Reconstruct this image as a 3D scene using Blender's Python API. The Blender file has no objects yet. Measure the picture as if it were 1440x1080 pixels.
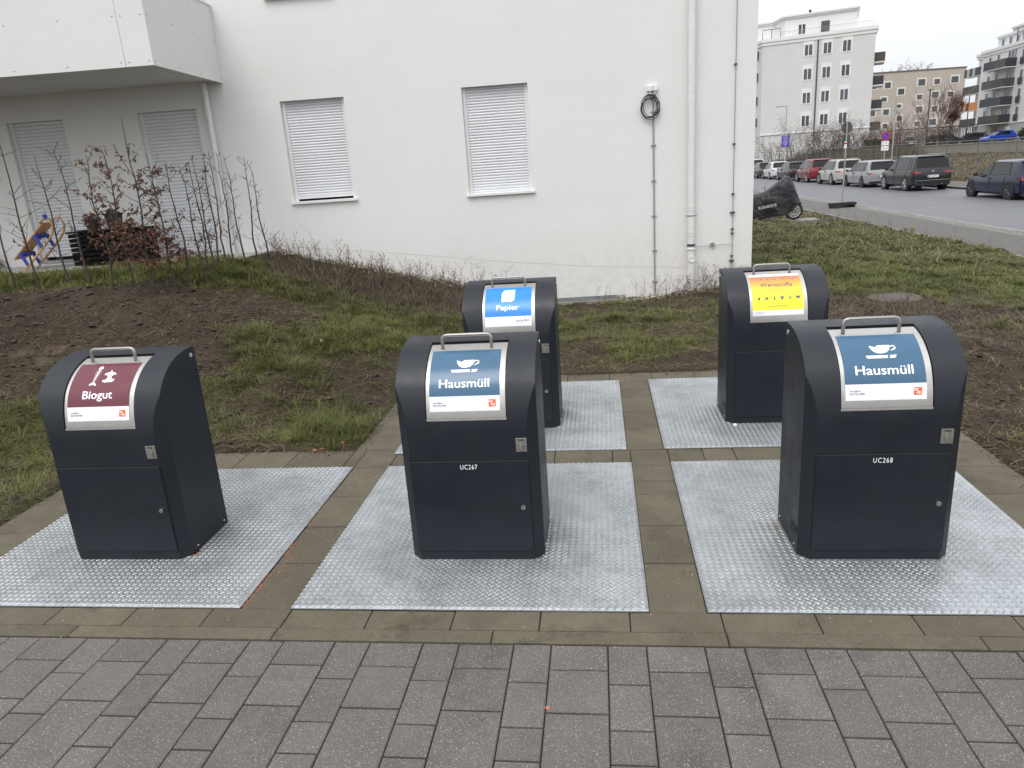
import bpy, bmesh, math, random
import numpy as np
from mathutils import Vector, Matrix
R = math.radians
C = bpy.context.scene.collection
SC = bpy.context.scene
rnd = random.Random(7)

# ------------------------------------------------------------------ camera
YAW, PITCH, ROLL = 0.1322, 0.2887, -0.0691
fw0 = Vector((-math.sin(YAW), math.cos(YAW), 0)); rt0 = Vector((math.cos(YAW), math.sin(YAW), 0)); UP = Vector((0, 0, 1))
fwd = fw0 * math.cos(PITCH) - UP * math.sin(PITCH); upv = UP * math.cos(PITCH) + fw0 * math.sin(PITCH)
rt = rt0 * math.cos(ROLL) + upv * math.sin(ROLL); up2 = upv * math.cos(ROLL) - rt0 * math.sin(ROLL)
cd = bpy.data.cameras.new('camera'); cam = bpy.data.objects.new('camera', cd); C.objects.link(cam)
cam.matrix_world = Matrix(((rt.x, up2.x, -fwd.x, 1.4858), (rt.y, up2.y, -fwd.y, -2.776), (rt.z, up2.z, -fwd.z, 1.9), (0, 0, 0, 1)))
cd.sensor_width = 36; cd.lens = 1009.3 / 1440 * 36; cd.clip_start = 0.05; cd.clip_end = 3000
SC.camera = cam

# ------------------------------------------------------------------ sky and light
SUN_EL, SUN_ROT = 58, 200
w = bpy.data.worlds.new('World'); SC.world = w; w.use_nodes = True
nt = w.node_tree; nt.nodes.clear()
def N(t, typ, **k):
    n = t.nodes.new(typ)
    for a, b in k.items(): setattr(n, a, b)
    return n
out = N(nt, 'ShaderNodeOutputWorld')
sky = N(nt, 'ShaderNodeTexSky', sky_type='NISHITA', sun_disc=False)
sky.sun_elevation = R(SUN_EL); sky.sun_rotation = R(SUN_ROT); sky.air_density = 1.0; sky.dust_density = 6
b1 = N(nt, 'ShaderNodeBackground'); b1.inputs[1].default_value = 0.05
hs = N(nt, 'ShaderNodeHueSaturation'); hs.inputs['Saturation'].default_value = 0.25
nt.links.new(sky.outputs[0], hs.inputs['Color']); nt.links.new(hs.outputs[0], b1.inputs[0])
tc = N(nt, 'ShaderNodeTexCoord'); sx = N(nt, 'ShaderNodeSeparateXYZ'); nt.links.new(tc.outputs['Generated'], sx.inputs[0])
mr = N(nt, 'ShaderNodeMapRange'); mr.inputs[1].default_value = 0; mr.inputs[2].default_value = 1; mr.inputs[3].default_value = 0.74; mr.inputs[4].default_value = 1.30
nt.links.new(sx.outputs[2], mr.inputs[0])
cn = N(nt, 'ShaderNodeTexNoise'); cn.inputs['Scale'].default_value = 1.6; cn.inputs['Detail'].default_value = 4
nt.links.new(tc.outputs['Generated'], cn.inputs['Vector'])
cm = N(nt, 'ShaderNodeMapRange'); cm.inputs[3].default_value = 0.93; cm.inputs[4].default_value = 1.07; nt.links.new(cn.outputs[0], cm.inputs[0])
ml = N(nt, 'ShaderNodeMath', operation='MULTIPLY'); nt.links.new(mr.outputs[0], ml.inputs[0]); nt.links.new(cm.outputs[0], ml.inputs[1])
b2 = N(nt, 'ShaderNodeBackground'); b2.inputs[0].default_value = (0.935, 0.962, 1.0, 1); nt.links.new(ml.outputs[0], b2.inputs[1])
ad = N(nt, 'ShaderNodeAddShader'); nt.links.new(b1.outputs[0], ad.inputs[0]); nt.links.new(b2.outputs[0], ad.inputs[1])
nt.links.new(ad.outputs[0], out.inputs[0])
sl = bpy.data.lights.new('sun', 'SUN'); sl.energy = 0.9; sl.angle = R(30); sl.color = (1, 0.97, 0.93)
so = bpy.data.objects.new('sun', sl); C.objects.link(so)
d = Vector((-math.sin(R(SUN_ROT)) * -1 * math.cos(R(SUN_EL)), math.cos(R(SUN_ROT)) * math.cos(R(SUN_EL)), math.sin(R(SUN_EL))))
so.rotation_euler = d.to_track_quat('Z', 'Y').to_euler(); so.location = (0, 0, 30)
SC.view_settings.view_transform = 'Standard'; SC.view_settings.look = 'None'; SC.view_settings.exposure = 0.19; SC.view_settings.gamma = 1.0

# ------------------------------------------------------------------ materials
def mat(name, col, rough=0.6, metal=0.0, var=0.0, scale=8, detail=6, bump=0.0, bscale=None, col2=None, island=0.0, spec=None, coat=0.0, alpha=None, bdist=0.01):
    m = bpy.data.materials.new(name); m.use_nodes = True; t = m.node_tree; p = t.nodes['Principled BSDF']
    p.inputs['Roughness'].default_value = rough; p.inputs['Metallic'].default_value = metal
    if spec is not None: p.inputs['Specular IOR Level'].default_value = spec
    if coat: p.inputs['Coat Weight'].default_value = coat; p.inputs['Coat Roughness'].default_value = 0.05
    co = (*col, 1)
    tcn = N(t, 'ShaderNodeTexCoord')
    src = None
    if var or col2:
        nz = N(t, 'ShaderNodeTexNoise'); nz.inputs['Scale'].default_value = scale; nz.inputs['Detail'].default_value = detail; nz.inputs['Roughness'].default_value = 0.65
        t.links.new(tcn.outputs['Object'], nz.inputs['Vector'])
        rp = N(t, 'ShaderNodeValToRGB'); rp.color_ramp.elements[0].position = 0.35; rp.color_ramp.elements[1].position = 0.65
        c1 = tuple(max(0, c * (1 - var)) for c in col); c2 = col2 or tuple(min(1, c * (1 + var)) for c in col)
        rp.color_ramp.elements[0].color = (*c1, 1); rp.color_ramp.elements[1].color = (*c2, 1)
        t.links.new(nz.outputs[0], rp.inputs[0]); src = rp.outputs[0]
    if island:
        g = N(t, 'ShaderNodeNewGeometry'); mp = N(t, 'ShaderNodeMapRange'); mp.inputs[3].default_value = 1 - island; mp.inputs[4].default_value = 1 + island
        t.links.new(g.outputs['Random Per Island'], mp.inputs[0])
        mx = N(t, 'ShaderNodeMix', data_type='RGBA', blend_type='MULTIPLY'); mx.inputs[0].default_value = 1
        if src: t.links.new(src, mx.inputs[6])
        else: mx.inputs[6].default_value = co
        t.links.new(mp.outputs[0], mx.inputs[7]); src = mx.outputs[2]
    if src: t.links.new(src, p.inputs['Base Color'])
    else: p.inputs['Base Color'].default_value = co
    if bump:
        nb = N(t, 'ShaderNodeTexNoise'); nb.inputs['Scale'].default_value = bscale or scale * 4; nb.inputs['Detail'].default_value = 5
        t.links.new(tcn.outputs['Object'], nb.inputs['Vector'])
        bp = N(t, 'ShaderNodeBump'); bp.inputs['Strength'].default_value = bump; bp.inputs['Distance'].default_value = bdist
        t.links.new(nb.outputs[0], bp.inputs['Height']); t.links.new(bp.outputs[0], p.inputs['Normal'])
    return m
def link_mix(t, fac, a, b, blend='MIX'):
    mx = N(t, 'ShaderNodeMix', data_type='RGBA', blend_type=blend)
    for s, i in ((fac, 0), (a, 6), (b, 7)):
        if isinstance(s, (int, float)): mx.inputs[i].default_value = s
        elif isinstance(s, tuple): mx.inputs[i].default_value = (*s, 1) if len(s) == 3 else s
        else: t.links.new(s, mx.inputs[i])
    return mx.outputs[2]
def noise(t, vec, scale, detail=5, rough=0.6, lo=0.4, hi=0.6):
    n = N(t, 'ShaderNodeTexNoise'); n.inputs['Scale'].default_value = scale; n.inputs['Detail'].default_value = detail; n.inputs['Roughness'].default_value = rough
    t.links.new(vec, n.inputs['Vector'])
    m = N(t, 'ShaderNodeMapRange'); m.inputs[1].default_value = lo; m.inputs[2].default_value = hi; t.links.new(n.outputs[0], m.inputs[0])
    return m.outputs[0]

M = {}
M['paint'] = mat('anthracite_powder_coat', (0.0080, 0.0115, 0.0175), 0.38, var=0.14, scale=5, spec=0.42, bump=0.05, bscale=900, bdist=0.001)
def paint_wear(m):
    t = m.node_tree; p = t.nodes['Principled BSDF']; src = p.inputs['Base Color'].links[0].from_socket; tcn = N(t, 'ShaderNodeTexCoord'); v = tcn.outputs['Object']
    oi = N(t, 'ShaderNodeObjectInfo'); sc_ = N(t, 'ShaderNodeVectorMath', operation='SCALE'); t.links.new(oi.outputs['Location'], sc_.inputs[0]); sc_.inputs['Scale'].default_value = 5.3
    va = N(t, 'ShaderNodeVectorMath', operation='ADD'); t.links.new(v, va.inputs[0]); t.links.new(oi.outputs['Random'], sc_.inputs['Scale']); t.links.new(sc_.outputs[0], va.inputs[1])
    d1 = noise(t, va.outputs[0], 3.5, 9, .8, .56, .80); k1 = N(t, 'ShaderNodeMath', operation='MULTIPLY'); t.links.new(d1, k1.inputs[0]); k1.inputs[1].default_value = .13
    c = link_mix(t, k1.outputs[0], src, (.075, .072, .068))
    d2 = noise(t, va.outputs[0], 38, 4, .7, .70, .74); k2 = N(t, 'ShaderNodeMath', operation='MULTIPLY'); t.links.new(d2, k2.inputs[0]); k2.inputs[1].default_value = .25
    c = link_mix(t, k2.outputs[0], c, (.10, .10, .10)); t.links.new(c, p.inputs['Base Color'])
    r = N(t, 'ShaderNodeMapRange'); r.inputs[3].default_value = .36; r.inputs[4].default_value = .58; t.links.new(noise(t, va.outputs[0], 2.4, 7, .75, .35, .7), r.inputs[0]); t.links.new(r.outputs[0], p.inputs['Roughness'])
paint_wear(M['paint'])
M['black'] = mat('dark_gap', (0.006, 0.006, 0.007), 0.8)
M['steel'] = mat('brushed_stainless', (0.50, 0.485, 0.465), 0.36, 0.9, var=0.05, scale=30, bump=0.04, bscale=200, bdist=0.001)
M['handle'] = mat('satin_handle_steel', (0.33, 0.32, 0.31), 0.38, 0.85)
M['screw'] = mat('bright_screw', (0.75, 0.75, 0.74), 0.3, 0.6)
M['chrome'] = mat('lock_metal', (0.6, 0.6, 0.6), 0.2, 1.0)
M['latch'] = mat('latch_metal', (0.34, 0.32, 0.30), 0.42, 0.8, var=0.15, scale=60)
M['white_print'] = mat('printed_white', (0.78, 0.79, 0.83), 0.28, spec=0.5)
M['text_white'] = mat('printed_lettering_white', (0.86, 0.87, 0.88), 0.3)
M['text_dark'] = mat('printed_lettering_dark', (0.03, 0.03, 0.04), 0.4)
M['text_grey'] = mat('printed_lettering_grey', (0.10, 0.10, 0.13), 0.4)
M['blue_print'] = mat('printed_petrol_blue', (0.041, 0.112, 0.195), 0.25, var=0.06, scale=12)
M['red_print'] = mat('printed_wine_red', (0.125, 0.022, 0.036), 0.28, var=0.06, scale=12)
M['paper_blue'] = mat('printed_bright_blue', (0.018, 0.22, 0.74), 0.28, var=0.05, scale=12)
M['orange_print'] = mat('printed_orange', (0.75, 0.13, 0.03), 0.3)
M['mint'] = mat('printed_mint', (0.45, 0.66, 0.62), 0.35)
M['navy'] = mat('printed_navy', (0.05, 0.06, 0.16), 0.35)
M['teal'] = mat('printed_teal', (0.08, 0.22, 0.32), 0.35)
def grad_mat():
    m = bpy.data.materials.new('printed_orange_to_yellow'); m.use_nodes = True; t = m.node_tree; p = t.nodes['Principled BSDF']; p.inputs['Roughness'].default_value = 0.3
    tcn = N(t, 'ShaderNodeTexCoord'); s = N(t, 'ShaderNodeSeparateXYZ'); t.links.new(tcn.outputs['Object'], s.inputs[0])
    mp = N(t, 'ShaderNodeMapRange'); mp.inputs[1].default_value = 0.915; mp.inputs[2].default_value = 1.035; t.links.new(s.outputs[2], mp.inputs[0])
    rp = N(t, 'ShaderNodeValToRGB'); rp.color_ramp.elements[0].color = (0.84, 0.80, 0.04, 1); rp.color_ramp.elements[1].color = (0.86, 0.17, 0.07, 1); rp.color_ramp.elements[1].position = 1.0; rp.color_ramp.elements[0].position = 0.15; e_ = rp.color_ramp.elements.new(.55); e_.color = (.86, .50, .06, 1)
    t.links.new(mp.outputs[0], rp.inputs[0]); t.links.new(rp.outputs[0], p.inputs['Base Color']); return m
M['grad'] = grad_mat()
def plaster_mat():
    m = bpy.data.materials.new('white_render'); m.use_nodes = True; t = m.node_tree; p = t.nodes['Principled BSDF']; p.inputs['Roughness'].default_value = 0.9
    tcn = N(t, 'ShaderNodeTexCoord'); v = tcn.outputs['Object']
    a = noise(t, v, 1.1, 5, 0.6, 0.3, 0.7)
    c = link_mix(t, a, (0.675, 0.663, 0.650), (0.715, 0.705, 0.692))
    g = noise(t, v, 60, 3, 0.6, 0.3, 0.7)
    c = link_mix(t, g, c, (0.74, 0.73, 0.716), 'MIX')
    mpn = N(t, 'ShaderNodeMapping'); mpn.inputs['Scale'].default_value = (3.2, 1, .22); t.links.new(v, mpn.inputs[0])
    st = noise(t, mpn.outputs[0], 2.2, 6, .6, .50, .75); ms_ = N(t, 'ShaderNodeMath', operation='MULTIPLY'); t.links.new(st, ms_.inputs[0]); ms_.inputs[1].default_value = .07
    c = link_mix(t, ms_.outputs[0], c, (0.60, 0.59, 0.57))
    mph = N(t, 'ShaderNodeMapping'); mph.inputs['Scale'].default_value = (.15, 1, 5.0); t.links.new(v, mph.inputs[0])
    sh_ = noise(t, mph.outputs[0], 1.5, 4, .6, .50, .72); mh_ = N(t, 'ShaderNodeMath', operation='MULTIPLY'); t.links.new(sh_, mh_.inputs[0]); mh_.inputs[1].default_value = .14
    c = link_mix(t, mh_.outputs[0], c, (0.63, 0.62, 0.60))
    # rain splash dirt near the foot of the wall
    s = N(t, 'ShaderNodeSeparateXYZ'); t.links.new(v, s.inputs[0])
    mp = N(t, 'ShaderNodeMapRange'); mp.inputs[1].default_value = 1.1; mp.inputs[2].default_value = 0.0; mp.inputs[3].default_value = 0; mp.inputs[4].default_value = 0.7; t.links.new(s.outputs[2], mp.inputs[0])
    n2 = noise(t, v, 7, 6, 0.7, 0.35, 0.75)
    mm = N(t, 'ShaderNodeMath', operation='MULTIPLY'); t.links.new(mp.outputs[0], mm.inputs[0]); t.links.new(n2, mm.inputs[1])
    c = link_mix(t, mm.outputs[0], c, (0.50, 0.475, 0.43))
    t.links.new(c, p.inputs['Base Color'])
    n3 = N(t, 'ShaderNodeTexNoise'); n3.inputs['Scale'].default_value = 220; n3.inputs['Detail'].default_value = 3; t.links.new(v, n3.inputs['Vector'])
    bp = N(t, 'ShaderNodeBump'); bp.inputs['Strength'].default_value = 0.35; bp.inputs['Distance'].default_value = 0.003; t.links.new(n3.outputs[0], bp.inputs['Height'])
    n4 = N(t, 'ShaderNodeTexNoise'); n4.inputs['Scale'].default_value = 2.5; n4.inputs['Detail'].default_value = 3; t.links.new(v, n4.inputs['Vector'])
    b5 = N(t, 'ShaderNodeBump'); b5.inputs['Strength'].default_value = 0.25; b5.inputs['Distance'].default_value = 0.02; t.links.new(n4.outputs[0], b5.inputs['Height']); t.links.new(bp.outputs[0], b5.inputs['Normal'])
    t.links.new(b5.outputs[0], p.inputs['Normal']); return m
M['plaster'] = plaster_mat()
M['panel'] = mat('white_facade_panel', (0.68, 0.675, 0.665), 0.5, var=0.02, scale=2)
M['soffit'] = mat('soffit_grey_white', (0.55, 0.54, 0.52), 0.8, var=0.06, scale=3)
M['pvc'] = mat('white_pvc', (0.72, 0.72, 0.71), 0.4)
M['shutter'] = mat('shutter_light_grey', (0.66, 0.67, 0.69), 0.45, var=0.03, scale=4)
M['pipe_white'] = mat('white_painted_pipe', (0.68, 0.675, 0.66), 0.4, var=0.04, scale=6)
M['conduit'] = mat('grey_conduit', (0.27, 0.265, 0.26), 0.5)
M['clamp'] = mat('dark_clamp', (0.09, 0.09, 0.09), 0.5, 0.5)
M['cable'] = mat('black_cable', (0.012, 0.012, 0.013), 0.5)
M['galv'] = mat('galvanised_grey', (0.33, 0.34, 0.35), 0.45, 0.7, var=0.15, scale=40)
def plate_mat():
    m = bpy.data.materials.new('galvanised_tread_plate'); m.use_nodes = True; t = m.node_tree; p = t.nodes['Principled BSDF']
    p.inputs['Metallic'].default_value = 0.55
    tcn = N(t, 'ShaderNodeTexCoord'); v = tcn.outputs['Object']
    oi = N(t, 'ShaderNodeObjectInfo'); va = N(t, 'ShaderNodeVectorMath', operation='ADD'); t.links.new(v, va.inputs[0])
    sc_ = N(t, 'ShaderNodeVectorMath', operation='SCALE'); t.links.new(oi.outputs['Location'], sc_.inputs[0]); sc_.inputs['Scale'].default_value = 3.7; t.links.new(sc_.outputs[0], va.inputs[1]); vv = va.outputs[0]
    vo = N(t, 'ShaderNodeTexVoronoi'); vo.inputs['Scale'].default_value = 55; t.links.new(vv, vo.inputs['Vector'])
    c = link_mix(t, vo.outputs['Color'], (0.27, 0.29, 0.305), (0.44, 0.465, 0.485))
    a = noise(t, vv, 1.7, 6, 0.65, 0.42, 0.68); c = link_mix(t, a, c, (0.42, 0.44, 0.455))
    g = noise(t, vv, 2.6, 8, 0.75, 0.50, 0.72); mg = N(t, 'ShaderNodeMath', operation='MULTIPLY'); t.links.new(g, mg.inputs[0]); mg.inputs[1].default_value = 0.75
    c = link_mix(t, mg.outputs[0], c, (0.20, 0.185, 0.17))
    # ragged grime round the bin footprint, doubling as its contact shadow painted into the colour
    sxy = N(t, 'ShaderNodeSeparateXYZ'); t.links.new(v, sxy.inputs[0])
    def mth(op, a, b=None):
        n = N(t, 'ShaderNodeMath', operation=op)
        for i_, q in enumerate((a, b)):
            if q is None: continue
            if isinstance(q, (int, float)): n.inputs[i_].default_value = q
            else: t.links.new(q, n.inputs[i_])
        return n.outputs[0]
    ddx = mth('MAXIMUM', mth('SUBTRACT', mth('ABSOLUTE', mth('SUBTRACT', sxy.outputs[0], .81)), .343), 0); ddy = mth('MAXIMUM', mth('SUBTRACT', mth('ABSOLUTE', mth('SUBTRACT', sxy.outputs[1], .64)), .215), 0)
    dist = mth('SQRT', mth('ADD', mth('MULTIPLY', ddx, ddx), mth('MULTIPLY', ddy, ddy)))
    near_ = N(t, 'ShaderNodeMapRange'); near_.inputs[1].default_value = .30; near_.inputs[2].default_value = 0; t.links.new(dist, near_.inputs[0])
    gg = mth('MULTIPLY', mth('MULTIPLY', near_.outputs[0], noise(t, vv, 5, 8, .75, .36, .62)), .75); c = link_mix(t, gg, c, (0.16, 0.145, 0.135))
    sg = noise(t, vv, 300, 2, 0.5, 0.3, 0.7); c = link_mix(t, 0.25, c, sg, 'OVERLAY')
    t.links.new(c, p.inputs['Base Color'])
    r = N(t, 'ShaderNodeMapRange'); r.inputs[3].default_value = 0.36; r.inputs[4].default_value = 0.6; t.links.new(g, r.inputs[0]); t.links.new(r.outputs[0], p.inputs['Roughness'])
    nb = N(t, 'ShaderNodeTexNoise'); nb.inputs['Scale'].default_value = 120; t.links.new(vv, nb.inputs['Vector'])
    bp = N(t, 'ShaderNodeBump'); bp.inputs['Strength'].default_value = 0.25; bp.inputs['Distance'].default_value = 0.002; t.links.new(nb.outputs[0], bp.inputs['Height']); t.links.new(bp.outputs[0], p.inputs['Normal'])
    return m
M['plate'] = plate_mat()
M['lug'] = mat('worn_tread_lugs', (0.385, 0.405, 0.42), 0.46, 0.7, var=0.40, scale=3.5, detail=9)
def stone_mat(name, c1, c2, cd_, speck, isl, stain, sscale=2.2, splo=0.62, mossy=None):
    m = bpy.data.materials.new(name); m.use_nodes = True; t = m.node_tree; p = t.nodes['Principled BSDF']; p.inputs['Roughness'].default_value = 0.85
    tcn = N(t, 'ShaderNodeTexCoord'); v = tcn.outputs['Object']
    c = link_mix(t, noise(t, v, 2.6, 7, 0.7, 0.35, 0.65), c1, c2)
    c = link_mix(t, noise(t, v, sscale, 6, 0.7, 0.55, 0.72), c, cd_)
    if mossy: c = link_mix(t, noise(t, v, 5.5, 8, 0.8, 0.52, 0.66), c, mossy)
    gr = noise(t, v, 210, 2, 0.5, splo, splo + 0.05)
    c = link_mix(t, gr, c, speck)
    gd = noise(t, v, 170, 3, 0.6, 0.42, 0.34); mg = N(t, 'ShaderNodeMath', operation='MULTIPLY'); t.links.new(gd, mg.inputs[0]); mg.inputs[1].default_value = 0.5
    c = link_mix(t, mg.outputs[0], c, (c1[0] * .35, c1[1] * .35, c1[2] * .35))
    g = N(t, 'ShaderNodeNewGeometry'); mp = N(t, 'ShaderNodeMapRange'); mp.inputs[3].default_value = 1 - isl; mp.inputs[4].default_value = 1 + isl; t.links.new(g.outputs['Random Per Island'], mp.inputs[0])
    c = link_mix(t, 1.0, c, mp.outputs[0], 'MULTIPLY')
    t.links.new(c, p.inputs['Base Color'])
    nb = N(t, 'ShaderNodeTexNoise'); nb.inputs['Scale'].default_value = 250; nb.inputs['Detail'].default_value = 4; t.links.new(v, nb.inputs['Vector'])
    bp = N(t, 'ShaderNodeBump'); bp.inputs['Strength'].default_value = 0.5; bp.inputs['Distance'].default_value = 0.002; t.links.new(nb.outputs[0], bp.inputs['Height']); t.links.new(bp.outputs[0], p.inputs['Normal'])
    return m
M['paver'] = stone_mat('grey_concrete_paver', (0.094, 0.086, 0.078), (0.125, 0.115, 0.105), (0.072, 0.064, 0.057), (0.29, 0.275, 0.265), 0.09, 0, 1.4, 0.615)
M['slab'] = stone_mat('brown_grey_concrete_slab', (0.082, 0.068, 0.046), (0.122, 0.104, 0.074), (0.052, 0.040, 0.025), (0.21, 0.19, 0.155), 0.13, 0, 2.4, 0.64, mossy=(0.088, 0.078, 0.046))
M['joint'] = mat('joint_sand', (0.022, 0.018, 0.013), 0.95, var=0.5, scale=30)
M['dust'] = mat('brick_dust', (0.30, 0.085, 0.045), 0.95, var=0.4, scale=50)
M['asphalt'] = mat('asphalt', (0.125, 0.127, 0.138), 0.55, var=0.10, scale=1.2, bump=0.3, bscale=120)
M['walk'] = mat('footpath_paving', (0.16, 0.152, 0.145), 0.85, var=0.22, scale=3, bump=0.4, bscale=30)
M['kerb'] = mat('granite_kerb', (0.22, 0.215, 0.205), 0.85, var=0.25, scale=6, island=0.12)
M['terrace'] = mat('terrace_slab', (0.42, 0.41, 0.39), 0.8, var=0.08, scale=3, island=0.05)
M['concrete'] = mat('weathered_concrete', (0.30, 0.285, 0.25), 0.9, var=0.22, scale=1.3, col2=(0.20, 0.19, 0.14), bump=0.3, bscale=12)
M['block'] = mat('grey_concrete_block', (0.22, 0.215, 0.21), 0.9, var=0.15, scale=12)

# ------------------------------------------------------------------ helpers
class MB:
    def __init__(s): s.v = []; s.f = []; s.m = []
    def add(s, vs, fs, mi=0):
        b = len(s.v); s.v += [tuple(p) for p in vs]; s.f += [tuple(i + b for i in f) for f in fs]; s.m += [mi] * len(fs)
    def box(s, x0, x1, y0, y1, z0, z1, mi=0):
        s.add([(x0, y0, z0), (x1, y0, z0), (x1, y1, z0), (x0, y1, z0), (x0, y0, z1), (x1, y0, z1), (x1, y1, z1), (x0, y1, z1)],
              [(0, 3, 2, 1), (4, 5, 6, 7), (0, 1, 5, 4), (1, 2, 6, 5), (2, 3, 7, 6), (3, 0, 4, 7)], mi)
    def tube(s, pts, r, n=8, mi=0, cap=True):
        pts = [Vector(p) for p in pts]; k = len(pts)
        rs = r if isinstance(r, (list, tuple)) else [r] * k
        rings = []; a = None
        for i, p in enumerate(pts):
            t = (pts[min(i + 1, k - 1)] - pts[max(i - 1, 0)])
            if t.length < 1e-9: t = Vector((0, 0, 1))
            t.normalize()
            if a is None: a = t.orthogonal().normalized()
            a = (a - t * a.dot(t)); a = a.normalized() if a.length > 1e-6 else t.orthogonal().normalized()
            b = t.cross(a)
            rings.append([p + (a * math.cos(2 * math.pi * j / n) + b * math.sin(2 * math.pi * j / n)) * rs[i] for j in range(n)])
        vs = [q for rg in rings for q in rg]; fs = []
        for i in range(k - 1):
            for j in range(n): fs.append((i * n + j, i * n + (j + 1) % n, (i + 1) * n + (j + 1) % n, (i + 1) * n + j))
        if cap: fs.append(tuple(range(n - 1, -1, -1))); fs.append(tuple((k - 1) * n + j for j in range(n)))
        s.add(vs, fs, mi)
    def cyl(s, c, axis, r, h, n=20, mi=0, r2=None):
        a = Vector(axis).normalized(); c = Vector(c); s.tube([c, c + a * h], [r, r2 if r2 is not None else r], n, mi)
    def disc_profile(s, c, axis, prof, n=24, mi=0):   # lathe: prof = [(r, h), ...]
        a = Vector(axis).normalized(); c = Vector(c); e = a.orthogonal().normalized(); g = a.cross(e); k = len(prof)
        vs = [c + a * h + (e * math.cos(2 * math.pi * j / n) + g * math.sin(2 * math.pi * j / n)) * r for r, h in prof for j in range(n)]
        fs = [(i * n + j, i * n + (j + 1) % n, (i + 1) * n + (j + 1) % n, (i + 1) * n + j) for i in range(k - 1) for j in range(n)]
        s.add(vs, fs, mi)
    def build(s, name, mats, parent=None, smooth=None, loc=None, rotz=0, bevel=0):
        me = bpy.data.meshes.new(name); me.from_pydata(s.v, [], s.f)
        if not isinstance(mats, (list, tuple)): mats = [mats]
        for m in mats: me.materials.append(m)
        if len(mats) > 1: me.polygons.foreach_set('material_index', s.m)
        if smooth is not None:
            me.shade_smooth(); me.set_sharp_from_angle(angle=R(smooth))
        me.update()
        o = bpy.data.objects.new(name, me); C.objects.link(o)
        if parent is not None: o.parent = parent
        if loc is not None: o.location = loc
        if rotz: o.rotation_euler = (0, 0, rotz)
        if bevel:
            b = o.modifiers.new('bevel', 'BEVEL'); b.width = bevel; b.segments = 2; b.limit_method = 'ANGLE'; b.angle_limit = R(35)
        return o
def tag(o, label=None, cat=None, group=None, kind=None):
    if label: o['label'] = label
    if cat: o['category'] = cat
    if group: o['group'] = group
    if kind: o['kind'] = kind
    return o
def thing(name, label, cat, loc=(0, 0, 0), rotz=0, group=None):
    o = bpy.data.objects.new(name, None); C.objects.link(o); o.location = loc; o.rotation_euler = (0, 0, rotz); o.empty_display_size = 0.2
    return tag(o, label, cat, group)
def copy_tree(o, parent=None):
    c = o.copy(); C.objects.link(c); c.parent = parent
    for ch in list(o.children):
        copy_tree(ch, c)
    return c
_tc = {}
def text_geo(s, size, bold=0.0, align='LEFT', shear=0.0):
    key = (s, size, bold, align, shear)
    if key in _tc: return _tc[key]
    cu = bpy.data.curves.new('t', 'FONT'); cu.body = s; cu.size = size; cu.align_x = align; cu.offset = bold; cu.resolution_u = 3; cu.fill_mode = 'FRONT'; cu.shear = shear; cu.space_character = 1.18 if s.startswith('UC') else 1.0
    o = bpy.data.objects.new('t', cu); C.objects.link(o); bpy.context.view_layer.update()
    me = o.evaluated_get(bpy.context.evaluated_depsgraph_get()).to_mesh()
    v = [tuple(p.co) for p in me.vertices]; f = [tuple(p.vertices) for p in me.polygons]
    bpy.data.objects.remove(o); bpy.data.curves.remove(cu)
    _tc[key] = (v, f); return v, f
def text_fit(s, x0, y0, width, height, bold=0.0):
    """lettering scaled so that it spans width and its capitals are height tall, baseline at y0"""
    v, f = text_geo(s, 1.0, bold)
    cv, _ = text_geo('H', 1.0, bold); cap = max(p[1] for p in cv)
    xs = [p[0] for p in v]; a = min(xs); b = max(xs); kx = width / (b - a); ky = height / cap
    return [(x0 + (p[0] - a) * kx, y0 + p[1] * ky) for p in v], f

# ------------------------------------------------------------------ terrain
def sstep(t): t = np.clip(t, 0, 1); return t * t * (3 - 2 * t)
_rs = np.random.RandomState(3)
_GR = _rs.rand(64, 64)
def vnoise(x, y, s):
    x = np.asarray(x) * s + 100.3; y = np.asarray(y) * s + 57.1
    xi = np.floor(x).astype(int); yi = np.floor(y).astype(int); fx = x - xi; fy = y - yi; fx = fx * fx * (3 - 2 * fx); fy = fy * fy * (3 - 2 * fy)
    g = lambda a, b: _GR[a % 64, b % 64]
    return (g(xi, yi) * (1 - fx) + g(xi + 1, yi) * fx) * (1 - fy) + (g(xi, yi + 1) * (1 - fx) + g(xi + 1, yi + 1) * fx) * fy - 0.5
PLX0, PLX1 = -2.25, 3.89
def soil_mask(x, y):
    """1 where there is bare or grown soil, 0 on the paved platform and pavement"""
    x = np.asarray(x); y = np.asarray(y)
    paved = (y < -0.2) | ((x > PLX0) & (x < PLX1) & (y < 1.98)) | ((x > -0.34) & (x < PLX1) & (y < 3.80)) 
    return ~paved
def base_h(x, y):
    x = np.asarray(x, float); y = np.asarray(y, float)
    dx = np.maximum(0, x + 3.4) / 4.1; dy = np.maximum(0, 4.35 - y) / 2.35
    m = np.clip(1 - np.sqrt(dx ** 2 + dy ** 2), 0, 1)
    z = 0.95 * np.where(m < .12, m * m / .24 , m - .06) / .94
    z = z - 0.07 * sstep((x + .3) / 1.2) * sstep((y - 5) / 2.5) * (1 - sstep((x - 2.2) / 1.2))
    z = z - 0.36 * sstep((x - 4.3) / 5.2)
    z = z - 0.06 * sstep((y - 14) / 10) * (x > 0) * (x < 9.7)
    return z
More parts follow.
